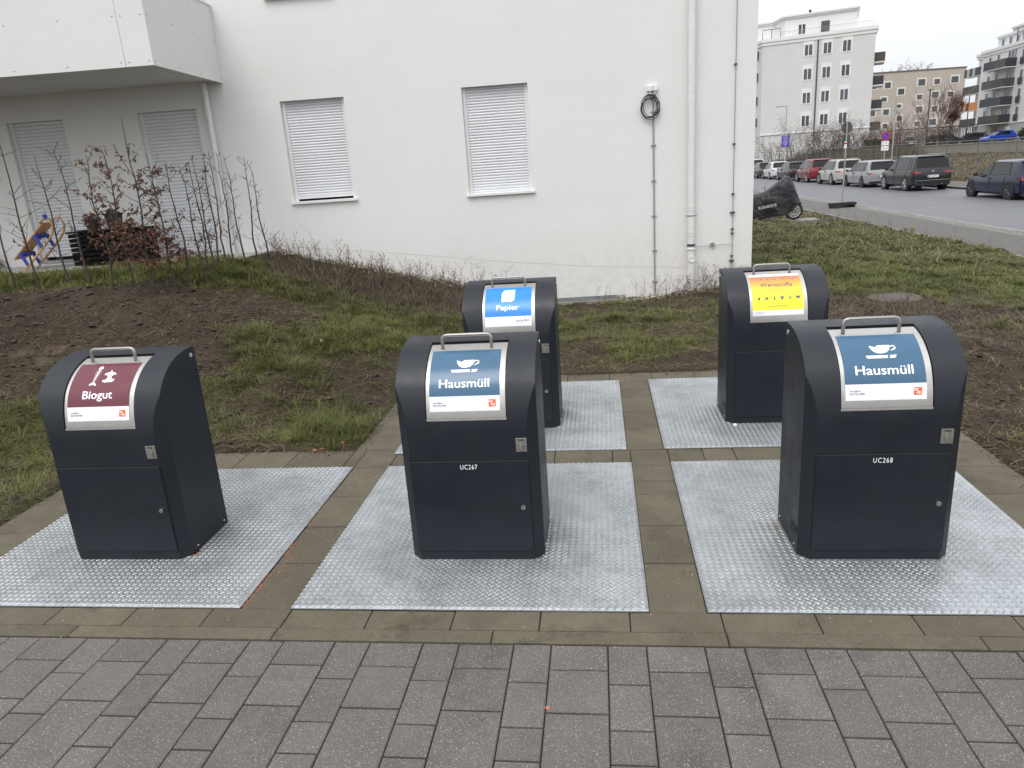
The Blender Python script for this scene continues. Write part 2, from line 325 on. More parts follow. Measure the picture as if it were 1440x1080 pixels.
def terrain(x, y):
    x = np.asarray(x, float); y = np.asarray(y, float)
    z = base_h(x, y)
    near = (np.abs(x) < 13) & (y < 27)
    rough = 0.085 * vnoise(x, y, 1.6) + 0.065 * vnoise(x, y, 4.1) + 0.042 * vnoise(x, y, 9.7) + 0.026 * vnoise(x, y, 19)
    edge = 1.0
    d = np.minimum.reduce([np.maximum(np.maximum(PLX0 - x, x - PLX1), y - 3.8), np.full_like(x, 9.)])
    ez = sstep(np.abs(d) / 0.5) * 0.8 + 0.2
    z = z + rough * ez * near + 0.012
    z = np.where(soil_mask(x, y), z, -0.06)
    # terrace
    z = np.where((x < -3.45) & (y > 6.55), 0.90, z)
    # road corridor
    z = np.where(x > 9.66, -0.44, z)
    z = np.where(x > 21.0, -0.34 + 1.15 * sstep((x - 21.2) / 6.5) + near * 0 + 0.15 * vnoise(x, y, .8), z)
    z = np.where(x > 30.2, 1.2, z)
    z = np.where((x > 9.66) & (y > 150), 1.2, z)
    return z
ax = lambda *seg: np.unique(np.round(np.concatenate([np.linspace(a, b, n) for a, b, n in seg]), 4))
xs = ax((-900, -30, 8), (-30, -9, 12), (-9, 9.65, 340), (9.67, 21, 12), (21.05, 30.15, 24), (30.25, 60, 8), (60, 900, 10))
ys = ax((-60, -0.3, 6), (-0.25, 9, 190), (9.05, 27, 200), (27.1, 110, 60), (112, 160, 8), (160, 1200, 8))
X, Y = np.meshgrid(xs, ys); Z = terrain(X, Y)
nx, ny = len(xs), len(ys)
vs = np.stack([X, Y, Z], -1).reshape(-1, 3)
ii = (np.arange(ny - 1)[:, None] * nx + np.arange(nx - 1)[None, :]).reshape(-1)
fs = np.stack([ii, ii + 1, ii + nx + 1, ii + nx], -1)
me = bpy.data.meshes.new('ground'); me.vertices.add(len(vs)); me.vertices.foreach_set('co', vs.ravel())
me.loops.add(len(fs) * 4); me.loops.foreach_set('vertex_index', fs.ravel()); me.polygons.add(len(fs)); me.polygons.foreach_set('loop_start', np.arange(len(fs)) * 4)
me.update(calc_edges=True); me.validate(); me.shade_smooth()
# how much grass grows where: patches read from the ground itself
def gauss(x, y, cx, cy, rx, ry=None):
    ry = ry or rx; return np.exp(-((x - cx) / rx) ** 2 - ((y - cy) / ry) ** 2)
def green(x, y):
    g = 0.30 + 0 * x
    P = [(-3.6, 2.3, 1.1, .42, .75), (-2.35, 2.75, .6, .4, .5), (-2.0, 3.9, .6, .4, .35), (-4.6, 5.9, 3.2, .75, 1.0), (-0.9, 4.35, 0.9, .55, .9), (-0.2, 5.2, 1.0, .6, .65), (-1.5, 3.4, .45, .5, .75), (-0.75, 2.55, .35, .3, .9), (-0.55, 2.2, .3, .16, .9), (-3.3, 2.2, .8, .5, .7), (-3.0, 1.3, .5, .5, .45), (-2.1, 5.6, .9, .45, .8),
         (0.3, 4.7, .5, .5, .5), (1.1, 5.8, .6, .9, .55), (1.9, 4.6, .45, .4, .45), (2.2, 6.6, .8, .5, .5), (3.4, 5.4, .6, .9, .4),
         (5.0, 10.5, 2.2, 3.4, .7), (7.3, 8.6, 1.5, 2.2, .65), (6.5, 15, 3.2, 5, .75), (8.6, 13, 1.0, 4, .4), (6.9, 6.6, .7, .5, .5), (5.6, 5.2, .4, .3, .3)]
    for a, b, c, d_, k in P: g = g + k * gauss(x, y, a, b, c, d_)
    for a, b, c, d_, k in [(-3.4, 3.5, 1.6, .75, .95), (-2.2, 4.4, .9, .35, .5), (-1.6, 6.2, 1.3, .7, .55), (-0.9, 2.95, .4, .2, .35), (5.9, 4.2, 1.5, 1.2, .42), (4.9, 6.3, 1.2, .9, .35), (4.4, 2.8, .6, 1.2, .35), (0.5, 3.95, 1.2, .18, .5), (-2.5, 2.3, .5, .4, .3), (8.4, 7.2, .9, .7, .3), (1.2, 4.5, .5, .3, .2)]: g = g - k * gauss(x, y, a, b, c, d_)
    g = g + 0.55 * vnoise(x, y, 1.3) + 0.45 * vnoise(x, y, 3.3) + 0.3 * vnoise(x, y, 8)
    return np.clip(g, 0, 1.2)
gv = green(X, Y).reshape(-1)
at = me.attributes.new('green', 'FLOAT', 'POINT'); at.data.foreach_set('value', gv.astype(np.float32))
def soil_mat():
    m = bpy.data.materials.new('soil_and_turf'); m.use_nodes = True; t = m.node_tree; p = t.nodes['Principled BSDF']; p.inputs['Roughness'].default_value = 0.95; p.inputs['Specular IOR Level'].default_value = 0.2
    tcn = N(t, 'ShaderNodeTexCoord'); v = tcn.outputs['Object']
    c = link_mix(t, noise(t, v, 3.5, 8, 0.75, 0.35, 0.65), (0.030, 0.022, 0.016), (0.070, 0.053, 0.039))
    c = link_mix(t, noise(t, v, 45, 6, 0.8, 0.5, 0.66), c, (0.115, 0.088, 0.058))
    c = link_mix(t, noise(t, v, 1.1, 8, 0.75, 0.58, 0.72), c, (0.15, 0.115, 0.078))
    at = N(t, 'ShaderNodeAttribute', attribute_name='green'); mp = N(t, 'ShaderNodeMapRange'); mp.inputs[1].default_value = 0.3; mp.inputs[2].default_value = 0.8; mp.inputs[4].default_value = 0.85; t.links.new(at.outputs['Fac'], mp.inputs[0])
    gcol = link_mix(t, noise(t, v, 26, 6, 0.8, 0.35, 0.65), (0.045, 0.050, 0.018), (0.12, 0.115, 0.050))
    c = link_mix(t, mp.outputs[0], c, gcol)
    sx_ = N(t, 'ShaderNodeSeparateXYZ'); t.links.new(v, sx_.inputs[0]); m2 = N(t, 'ShaderNodeMapRange'); m2.inputs[1].default_value = 20.8; m2.inputs[2].default_value = 21.3; t.links.new(sx_.outputs[0], m2.inputs[0])
    bank = link_mix(t, noise(t, v, 1.7, 8, 0.8, 0.35, 0.65), (0.060, 0.050, 0.027), (0.15, 0.125, 0.072))
    c = link_mix(t, m2.outputs[0], c, bank)
    t.links.new(c, p.inputs['Base Color'])
    nb = N(t, 'ShaderNodeTexNoise'); nb.inputs['Scale'].default_value = 55; nb.inputs['Detail'].default_value = 8; nb.inputs['Roughness'].default_value = 0.75; t.links.new(v, nb.inputs['Vector'])
    bp = N(t, 'ShaderNodeBump'); bp.inputs['Strength'].default_value = 1.0; bp.inputs['Distance'].default_value = 0.03; t.links.new(nb.outputs[0], bp.inputs['Height']); t.links.new(bp.outputs[0], p.inputs['Normal'])
    return m
me.materials.append(soil_mat())
g = bpy.data.objects.new('ground', me); C.objects.link(g); tag(g, kind='structure')

# ------------------------------------------------------------------ paving: platform slabs, kerb, pavers
def tile(mb, x0, x1, y0, y1, z=0.0, gap=0.0025, ch=0.003, jit=0.0):
    dz = rnd.uniform(-jit, jit); z += dz
    x0 += gap; x1 -= gap; y0 += gap; y1 -= gap; s = ch
    tx = rnd.uniform(-jit, jit) * .6; ty = rnd.uniform(-jit, jit) * .6
    V = [(x0, y0, z - .05), (x1, y0, z - .05), (x1, y1, z - .05), (x0, y1, z - .05), (x0, y0, z - s), (x1, y0, z - s), (x1, y1, z - s), (x0, y1, z - s),
         (x0 + s, y0 + s, z - tx - ty), (x1 - s, y0 + s, z + tx - ty), (x1 - s, y1 - s, z + tx + ty), (x0 + s, y1 - s, z - tx + ty)]
    mb.add(V, [(8, 9, 10, 11), (0, 1, 5, 4), (1, 2, 6, 5), (2, 3, 7, 6), (3, 0, 4, 7), (4, 5, 9, 8), (5, 6, 10, 9), (6, 7, 11, 10), (7, 4, 8, 11)])
PW, GAP, PD, GY = 1.6531, 0.2525, 1.6596, 0.2346
PLX = [-(PW + GAP), 0.0, PW + GAP]
mb = MB()
k = -16
xj = [0.006 + 0.3905 * i for i in range(-22, 30)]
for a, b in zip(xj[:-1], xj[1:]):            # front slab row
    if b > PLX0 - 4 and a < PLX1 + 6: tile(mb, a, b, -0.14, 0.0, jit=.0015)
def strip(x0, x1, cuts):
    for a, b in zip(cuts[:-1], cuts[1:]): tile(mb, x0, x1, a, b, jit=.002)
c1 = [0.0, 0.03, 0.412, 0.81, 1.2, 1.383, 1.631, 1.72]
strip(-GAP, 0, [0.0, 0.412, 0.81, 1.2, 1.383, 1.66, 1.98])
strip(PW, PW + GAP, [0.0, 0.41, 0.798, 1.188, 1.375, 1.609, 1.894]); strip(PW - .0215, PW + GAP - .0215, [1.895, 2.294, 2.694, 3.078, 3.268, 3.535])
strip(PLX0, PLX[0], [0.0, 0.36, 0.75, 1.14, 1.53, 1.66]); strip(3.559, PLX1, [0.0, 0.36, 0.75, 1.14, 1.53, 1.92]); strip(3.540, PLX1, [1.921, 2.31, 2.70, 3.09, 3.535])
xc = [PLX0, -1.93, -1.55, -1.16, -0.77, -0.34, -GAP]
for a, b in zip(xc[:-1], xc[1:]): tile(mb, a, b, 1.66, 1.98, jit=.002)
xc = [0.0, 0.36, 0.75, 1.14, 1.531, PW]
for a, b in zip(xc[:-1], xc[1:]): tile(mb, a, b, 1.66, 1.894, jit=.002)
xc = [PW + GAP, 2.134, 2.336, 2.73, 3.12, 3.51, 3.559]
for a, b in zip(xc[:-1], xc[1:]): tile(mb, a, b, 1.66, 1.894, jit=.002)
strip(-0.34, -0.0228, [1.98, 2.25, 2.64, 3.03, 3.42, 3.535])
xc = [-0.34, -0.02, .37, .76, 1.155, 1.545, 1.93, 2.313, 2.70, 3.09, 3.48, PLX1]
for a, b in zip(xc[:-1], xc[1:]): tile(mb, a, b, 3.535, 3.805, jit=.002)
xk = [0.0 + 0.98 * i for i in range(-8, 12)]
mk = MB()
for a, b in zip(xk[:-1], xk[1:]): tile(mk, a, b, -0.226, -0.14, z=0.002, jit=.001)
mk.build('kerb', M['slab']); tag(bpy.data.objects['kerb'], kind='structure')
tag(mb.build('paving', M['slab']), kind='structure')
mj = MB(); mj.add([(-9, -0.226, -.012), (14, -0.226, -.012), (14, 0, -.012), (-9, 0, -.012)], [(0, 1, 2, 3)])
mj.add([(PLX0, 0, -.012), (PLX1, 0, -.012), (PLX1, 3.805, -.012), (-0.34, 3.805, -.012), (-0.34, 1.98, -.012), (PLX0, 1.98, -.012)], [(0, 1, 2, 3, 4, 5)])
mj.add([(-9, -8, -.012), (14, -8, -.012), (14, -.226, -.012), (-9, -.226, -.012)], [(0, 1, 2, 3)])
tag(mj.build('joint_bed', M['joint']), kind='structure')
mp_ = MB(); x = 0.078 - 0.3905 * 22; 
wide = [0.155, 0.235, 0.40, 0.155, 0.235, 0.235]; nar = [0.232, 0.235, 0.152, 0.235, 0.16, 0.235]
for i in range(56):
    for wd, seq, ph in ((0.233, wide, 0), (0.157, nar, 0)):
        y = -0.2285; j = 0
        while y > -6:
            h = seq[j % len(seq)]; tile(mp_, x, x + wd, y - h + .0013, y - .0013, z=-0.002, gap=0.0026, ch=0.0035, jit=.0012); y -= h; j += 1
        x += wd
tag(mp_.build('pavement', M['paver']), kind='structure')

# ------------------------------------------------------------------ tread plates
def make_plate():
    mb = MB(); h = 0.012; e = 0.006
    mb.add([(0, 0, 0), (PW, 0, 0), (PW, PD, 0), (0, PD, 0), (0, 0, h - e), (PW, 0, h - e), (PW, PD, h - e), (0, PD, h - e), (e * 2, e * 2, h), (PW - e * 2, e * 2, h), (PW - e * 2, PD - e * 2, h), (e * 2, PD - e * 2, h)],
           [(8, 9, 10, 11), (0, 1, 5, 4), (1, 2, 6, 5), (2, 3, 7, 6), (3, 0, 4, 7), (4, 5, 9, 8), (5, 6, 10, 9), (6, 7, 11, 10), (7, 4, 8, 11)])
    p = 0.034; n = int(PW / p)
    L, Wd, H = 0.0145, 0.0044, 0.0030
    for k in range(2):
        o = 0 if k == 0 else p / 2; s = 1 if k == 0 else -1
        cx, cy = math.cos(math.pi / 4 * s), math.sin(math.pi / 4 * s)
        for i in range(n + 1):
            for j in range(n + 1):
                x = 0.012 + i * p + o; y = 0.012 + j * p + o
                if x > PW - .012 or y > PD - .012: continue
                q = [(-L, 0, 0), (-L * .4, -Wd, 0), (L * .4, -Wd, 0), (L, 0, 0), (L * .4, Wd, 0), (-L * .4, Wd, 0), (-L * .45, 0, H), (L * .45, 0, H)]
                mb.add([(x + a * cx - b * cy, y + a * cy + b * cx, h + c - .0003) for a, b, c in q], [(0, 1, 6), (1, 2, 7, 6), (2, 3, 7), (3, 4, 7), (4, 5, 6, 7), (5, 0, 6)], 1)
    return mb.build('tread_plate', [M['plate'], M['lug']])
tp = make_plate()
plates = [(PLX[0], 0, 'steel tread plate under the wine red labelled bin at the left, front row'),
          (0.0, 0, 'steel tread plate in the middle of the front row, under bin UC267'),
          (PLX[2], 0, 'steel tread plate at the right of the front row, under bin UC268'),
          (-0.0228, PD + GY, 'steel tread plate in the back row under the bright blue labelled paper bin'),
          (PLX[2] - 0.0203, PD + GY, 'steel tread plate in the back row under the orange and yellow labelled bin')]
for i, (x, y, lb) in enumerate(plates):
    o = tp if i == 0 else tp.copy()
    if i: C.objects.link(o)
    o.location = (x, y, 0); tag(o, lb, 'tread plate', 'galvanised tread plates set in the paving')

# ------------------------------------------------------------------ bins
BW, BD = 0.686, 0.43; HB = 0.0  # local frame: x 0..BW, y 0 (front) .. BD
cp = [(0, .66), (.004, .74), (.02, .83), (.047, .905), (.08, .955), (.125, .998), (.185, 1.037), (.265, 1.066), (.355, 1.079), (.43, 1.081)]
def catmull(P, n=6):
    Q = [P[0]] + P + [P[-1]]; o = []
    for i in range(1, len(Q) - 2):
        for k in range(n):
            t = k / n; a, b, c, d_ = [np.array(q) for q in Q[i - 1:i + 3]]
            o.append(tuple(0.5 * (2 * b + (c - a) * t + (2 * a - 5 * b + 4 * c - d_) * t * t + (3 * b - a - 3 * c + d_) * t ** 3)))
    o.append(P[-1]); return o
prof = [(0.0, 0.0), (0.0, .3)] + catmull(cp)
PA = np.array(prof); CUM = np.concatenate([[0], np.cumsum(np.hypot(*np.diff(PA, axis=0).T))])
def PS(s, off=0.0):
    y = np.interp(s, CUM, PA[:, 0]); z = np.interp(s, CUM, PA[:, 1]); e = 0.012
    dy = np.interp(s + e, CUM, PA[:, 0]) - np.interp(s - e, CUM, PA[:, 0]); dz = np.interp(s + e, CUM, PA[:, 1]) - np.interp(s - e, CUM, PA[:, 1]); l = math.hypot(dy, dz)
    return float(y - dz / l * off), float(z + dy / l * off)
HX0, HX1, HS0, HS1 = 0.148, 0.544, 0.748, 1.228
def curved(mb, pts, faces, off, mi=0):
    """lay flat shapes given as (u, s) onto the curved flap; tall faces are cut so that they follow the curve"""
    smin = min(p[1] for p in pts); smax = max(p[1] for p in pts)
    if smax - smin > .011:
        bm = bmesh.new(); V = [bm.verts.new((u, s, 0)) for u, s in pts]
        for f in faces:
            try: bm.faces.new([V[i] for i in f])
            except ValueError: pass
        k = math.ceil(smin / .006)
        while k * .006 < smax:
            bmesh.ops.bisect_plane(bm, geom=bm.verts[:] + bm.edges[:] + bm.faces[:], plane_co=(0, k * .006, 0), plane_no=(0, 1, 0), dist=1e-7); k += 1
        bm.verts.index_update(); pts = [(v.co.x, v.co.y) for v in bm.verts]; faces = [tuple(v.index for v in f.verts) for f in bm.faces]; bm.free()
    mb.add([(u, *PS(s, off)) for u, s in pts], faces, mi)
def cpatch(mb, u0, u1, s0, s1, off, mi=0, n=14, t0=None):
    P = []; F = []
    for i in range(n + 1):
        s = s0 + (s1 - s0) * i / n; P += [(u0, s), (u1, s)]
        if i: F.append((2 * i - 2, 2 * i - 1, 2 * i + 1, 2 * i))
    curved(mb, P, F, off, mi)
def ctext(mb, s, u0, s0, wd, ht, off, mi, bold=0.0, shear=0):
    p, f = text_fit(s, u0, s0, wd, ht)
    bb = bold * ht * 0.9
    for k, (ox, oy) in enumerate([(0, 0)] if not bold else [(0, 0), (-bb, 0), (bb, 0), (0, bb * .6), (0, -bb * .6)]):
        curved(mb, [(a + ox, b + oy) for a, b in p], f, off + k * .00006, mi)
def cpoly(mb, pts, off, mi):
    curved(mb, pts, [tuple(range(len(pts)))], off, mi)
def bin_body():
    mb = MB()
    S = sorted(set([0, .3] + [round(float(c), 5) for c in CUM] + [HS0, HS1]))
    # exact kink where the curved front reaches the chamfer depth
    ks = float(np.interp(0.05, PA[:, 0], CUM)); S = sorted(set(S + [ks]))
    ring = []
    for s in S:
        y, z = float(np.interp(s, CUM, PA[:, 0])), float(np.interp(s, CUM, PA[:, 1]))
        c = max(0, .05 - y); ring.append((y, z, c, s))
    V = []
    for y, z, c, s in ring: V += [(c, y, z), (HX0, y, z), (HX1, y, z), (BW - c, y, z)]
    F = []
    for i in range(len(ring) - 1):
        mid = (ring[i][3] + ring[i + 1][3]) / 2
        for j in range(3):
            if j == 1 and HS0 < mid < HS1: continue
            F.append((4 * i + j, 4 * i + j + 1, 4 * i + 4 + j + 1, 4 * i + 4 + j))
    mb.add(V, F)
    front = [(y, z, c) for y, z, c, s in ring]
    for sd in (0, 1):
        X_ = (lambda c: c) if sd == 0 else (lambda c: BW - c)
        ch = [(X_(0), .05, 0)] + [(X_(c), y, z) for y, z, c in front if y <= .0501]
        side = [(X_(0), BD, 0), (X_(0), .05, 0)] + [(X_(0), y, z) for y, z, c in front if y >= .0499]
        mb.add(ch, [tuple(range(len(ch)))[::(-1 if sd else 1)]]); mb.add(side, [tuple(range(len(side)))[::(-1 if sd else 1)]])
    mb.add([(0, BD, 0), (BW, BD, 0), (BW, BD, 1.081), (0, BD, 1.081)], [(1, 0, 3, 2)])
    # reveal of the hatch opening
    m2 = MB(); n = 16
    for u in (HX0, HX1):
        P = []; F = []
        for i in range(n + 1):
            s = HS0 + (HS1 - HS0) * i / n; P += [(u, *PS(s, 0)), (u, *PS(s, -.05))]
            if i: F.append((2 * i - 2, 2 * i - 1, 2 * i + 1, 2 * i))
        m2.add(P, F)
    for s in (HS0, HS1):
        m2.add([(HX0, *PS(s)), (HX1, *PS(s)), (HX1, *PS(s, -.05)), (HX0, *PS(s, -.05))], [(0, 1, 2, 3)])
    m2.add([], [])
    b = len(mb.v); mb.add(m2.v, m2.f, 1)
    cpatch(mb, HX0, HX1, HS0, HS1, -.05, 1)
    bm = bmesh.new(); me = bpy.data.meshes.new('body'); me.from_pydata(mb.v, [], mb.f); me.polygons.foreach_set('material_index', mb.m); bm.from_mesh(me)
    bmesh.ops.remove_doubles(bm, verts=bm.verts, dist=1e-5); bmesh.ops.recalc_face_normals(bm, faces=bm.faces); bm.to_mesh(me); bm.free()
    me.materials.append(M['paint']); me.materials.append(M['black']); me.shade_smooth(); me.set_sharp_from_angle(angle=R(22))
    o = bpy.data.objects.new('body', me); C.objects.link(o)
    b = o.modifiers.new('bevel', 'BEVEL'); b.width = .0035; b.segments = 2; b.limit_method = 'ANGLE'; b.angle_limit = R(28); b.harden_normals = False
    return o
def label_mesh(kind):
    mb = MB(); A, B, S0, SD, S1 = .169, .514, .795, .869, 1.138; o1, o2 = -.0046, -.0040
    mats = [M['white_print'], M['text_white'], M['text_dark'], M['orange_print'], M['text_grey'], M['blue_print']]
    if kind in ('rest', 'bio'):
        mats[5] = M['blue_print'] if kind == 'rest' else M['red_print']
        cpatch(mb, A, B, S0, SD, o1, 0); cpatch(mb, A, B, SD, S1, o1, 5)
        ctext(mb, 'www.BSR.de', .187, .8345, .048, .0075, o2, 2, .008); ctext(mb, '030 7592-4900', .187, .8215, .064, .0075, o2, 2, .008)
        cpatch(mb, .459, .494, .815, .850, o2, 3, 3)
        ctext(mb, 'B', .4605, .8355, .0085, .0115, o2 + .0005, 1, .012); ctext(mb, 'S', .4685, .823, .012, .021, o2 + .0005, 1, .012); ctext(mb, 'R', .481, .8175, .0105, .0135, o2 + .0005, 1, .012)
    if kind == 'rest':
        ctext(mb, 'Hausmüll', .218, .9115, .245, .0425, o2, 1, .028)
        cup = [(.297, 1.062), (.303, 1.062), (.309, 1.055), (.312, 1.061), (.316, 1.052), (.322, 1.050), (.324, 1.058), (.329, 1.054), (.333, 1.063), (.385, 1.064), (.386, 1.054), (.380, 1.036), (.366, 1.022), (.345, 1.0165), (.325, 1.018), (.311, 1.028), (.302, 1.044)]
        f = MB(); cx = .34; cy = 1.04
        import mathutils.geometry as mg
        tri = mg.tessellate_polygon([[Vector((a, b, 0)) for a, b in cup]]); curved(mb, cup, [tuple(t) for t in tri], o2, 1)
        for q in ([(.388, 1.060), (.402, 1.0625), (.412, 1.052), (.405, 1.0535), (.401, 1.0565), (.389, 1.053)], [(.412, 1.048), (.405, 1.038), (.386, 1.030), (.388, 1.036), (.399, 1.042), (.404, 1.0495)]): cpoly(mb, q, o2, 1)
        for q in ([(.273, 1.006), (.370, 1.006), (.364, .9995), (.368, .991), (.281, .991), (.276, .995)], [(.375, 1.006), (.405, 1.007), (.401, .9955), (.394, .991), (.373, .991), (.378, .998)]): cpoly(mb, q, o2, 1)
    if kind == 'bio':
        ctext(mb, 'Biogut', .252, .9115, .165, .0425, o2, 1, .028)
        # fish bone
        a = np.array([.300, 1.108]); b = np.array([.293, .983]); dv = (b - a); L = np.linalg.norm(dv); t = dv / L; n = np.array([t[1], -t[0]])
        pp = lambda u, v: tuple(a + t * u + n * v)
        cpoly(mb, [pp(-.006, 0), pp(-.002, .011), pp(.014, .013), pp(.020, .004), pp(.020, -.004), pp(.010, -.013), pp(-.002, -.009)], o2, 1)
        cpoly(mb, [pp(.018, .003), pp(.105, .0016), pp(.105, -.0016), pp(.018, -.003)], o2, 1)
        for k in range(7):
            u = .024 + k * .0105; h = .0155 - k * .0013
            for s in (1, -1): cpoly(mb, [pp(u, 0), pp(u + .003, 0), pp(u + .010, s * h), pp(u + .008, s * h)][::s], o2, 1)
        cpoly(mb, [pp(.100, 0), pp(.116, .020), pp(.124, .018), pp(.118, 0), pp(.124, -.018), pp(.116, -.020)], o2, 1)
        ap = [(.345, 1.052), (.352, 1.060), (.365, 1.066), (.378, 1.068), (.380, 1.080), (.386, 1.081), (.387, 1.069), (.400, 1.067), (.410, 1.060), (.414, 1.053), (.400, 1.050), (.389, 1.041), (.388, 1.030), (.397, 1.022), (.409, 1.022), (.402, 1.010), (.390, 1.004), (.372, 1.004), (.354, 1.001), (.343, 1.006), (.338, 1.013), (.344, 1.017), (.356, 1.018), (.364, 1.026), (.367, 1.038), (.362, 1.048), (.353, 1.049)]
        import mathutils.geometry as mg
        ap = [(p - .22 * (q - 1.0) + .004, q) for p, q in ap]
        tri = mg.tessellate_polygon([[Vector((p, q, 0)) for p, q in ap]]); curved(mb, ap, [tuple(t_) for t_ in tri], o2, 1)
    if kind == 'paper':
        mats[5] = M['paper_blue']; mats.append(M['mint'])
        cpatch(mb, A, B, S0, SD, o1, 0); cpatch(mb, A, B, SD, S1, o1, 5)
        ctext(mb, 'Papier', .256, .918, .166, .040, o2, 1, .03)
        cpoly(mb, [(.292, .985), (.372, .985), (.372, 1.085), (.300, 1.085), (.292, 1.070)], o2, 1)
        cpoly(mb, [(.372, .985), (.390, 1.0), (.392, 1.108), (.372, 1.085)], o2, 6); cpoly(mb, [(.300, 1.085), (.372, 1.085), (.392, 1.108), (.320, 1.108), (.310, 1.104)], o2, 6)
        cpatch(mb, .302, .362, 1.066, 1.076, o2 + .0005, 6, 2)
        for c in (.300, .334):
            for k in range(9): cpatch(mb, c, c + .028, .996 + k * .0075, .999 + k * .0075, o2 + .0005, 6, 1)
        ctext(mb, 'Recycling', .400, .832, .052, .009, o2, 4, .01); ctext(mb, 'Berlin', .466, .832, .032, .010, o2, 2, .03); cpatch(mb, .4605, .4625, .818, .852, o2, 4, 1)
        cpatch(mb, .400, .452, .8255, .827, o2, 4, 1)
    if kind == 'wert':
        mats[5] = M['grad']; mats += [M['navy'], M['teal']]
        cpatch(mb, A, B, S0, .832, o1, 0); cpatch(mb, A, B, .832, 1.120, o1, 5); cpatch(mb, A, B, 1.120, 1.150, o1, 0)
        ctext(mb, 'Wertstoffe', .232, 1.012, .220, .036, o2, 6, .012)
        ctext(mb, 'Nur Verpackungen und andere Gegenstände', .256, .982, .17, .007, o2, 4); ctext(mb, 'aus Metall oder Kunststoff', .282, .967, .12, .007, o2, 4)
        ctext(mb, 'www.wertstofftonne-berlin.de', .270, .858, .135, .0085, o2, 4, .01)
        ctext(mb, 'www.wertstofftonne-berlin.de', .176, .818, .080, .005, o2, 4); ctext(mb, 'Tel. 030 7592-4900', .176, .806, .064, .005, o2, 4)
        ctext(mb, 'BSR', .176, 1.130, .020, .008, o2, 3, .03); ctext(mb, 'ALBA', .205, 1.130, .014, .005, o2, 4); ctext(mb, 'Berlin', .410, 1.130, .034, .008, o2, 2, .02); ctext(mb, 'Wertstoffe', .462, 1.130, .040, .006, o2, 4)
        for i, u in enumerate((.205, .248, .290, .345, .400, .465)):      # small pictograms on the orange
            n = 10; rx = .009 + .006 * (i > 2) + .004 * (i == 5); ry = .008
            cpoly(mb, [(u + rx * math.cos(2 * math.pi * k / n), 1.085 + ry * math.sin(2 * math.pi * k / n)) for k in range(n)], o2, 7)
            if i in (1, 2, 4): cpoly(mb, [(u - .003, 1.09), (u + .003, 1.09), (u + .002, 1.103), (u - .002, 1.103)], o2, 7)
            if i == 3: cpoly(mb, [(u - .028, 1.097), (u - .010, 1.086), (u - .008, 1.090)], o2, 7)
        def sh(u, q): 
            import mathutils.geometry as mg
            P = [(u + a, .905 + b) for a, b in q]; curved(mb, P, [tuple(t_) for t_ in mg.tessellate_polygon([[Vector((a, b, 0)) for a, b in P]])], o2, 6)
        sh(.215, [(-.012, .022), (.0, .020), (.012, .024), (.006, .012), (.006, .004), (.010, 0), (-.002, 0), (-.004, .010)])
        sh(.268, [(-.010, .024), (-.006, .024), (-.004, .012), (.004, .024), (.011, .024), (.008, .0), (.003, .002), (.002, .012), (-.006, 0), (-.011, 0)])
        sh(.320, [(-.003, .026), (.003, .026), (.004, .018), (.006, .004), (.003, 0), (-.003, 0), (-.006, .004), (-.004, .018)])
        sh(.372, [(-.014, .022), (-.005, .025), (0, .022), (.005, .025), (.014, .022), (.012, .014), (.006, .016), (.006, 0), (-.006, 0), (-.006, .016), (-.012, .014)])
        sh(.424, [(-.012, .002), (-.006, .0), (.004, .014), (.012, .002), (.014, .006), (.006, .020), (-.004, .024), (-.006, .018), (.0, .014)])
        sh(.478, [(-.012, .004), (-.012, .024), (.012, .026), (.012, .004), (.004, .004), (.003, .010), (-.004, .010), (-.005, .004)])
        for u, w_ in ((.200, .03), (.250, .036), (.304, .032), (.363, .018), (.412, .026), (.472, .012)): ctext(mb, 'Metall', u, .893, w_, .004, o2, 4)
    me_o = mb.build('label', mats)
    return me_o
LABELS = {}
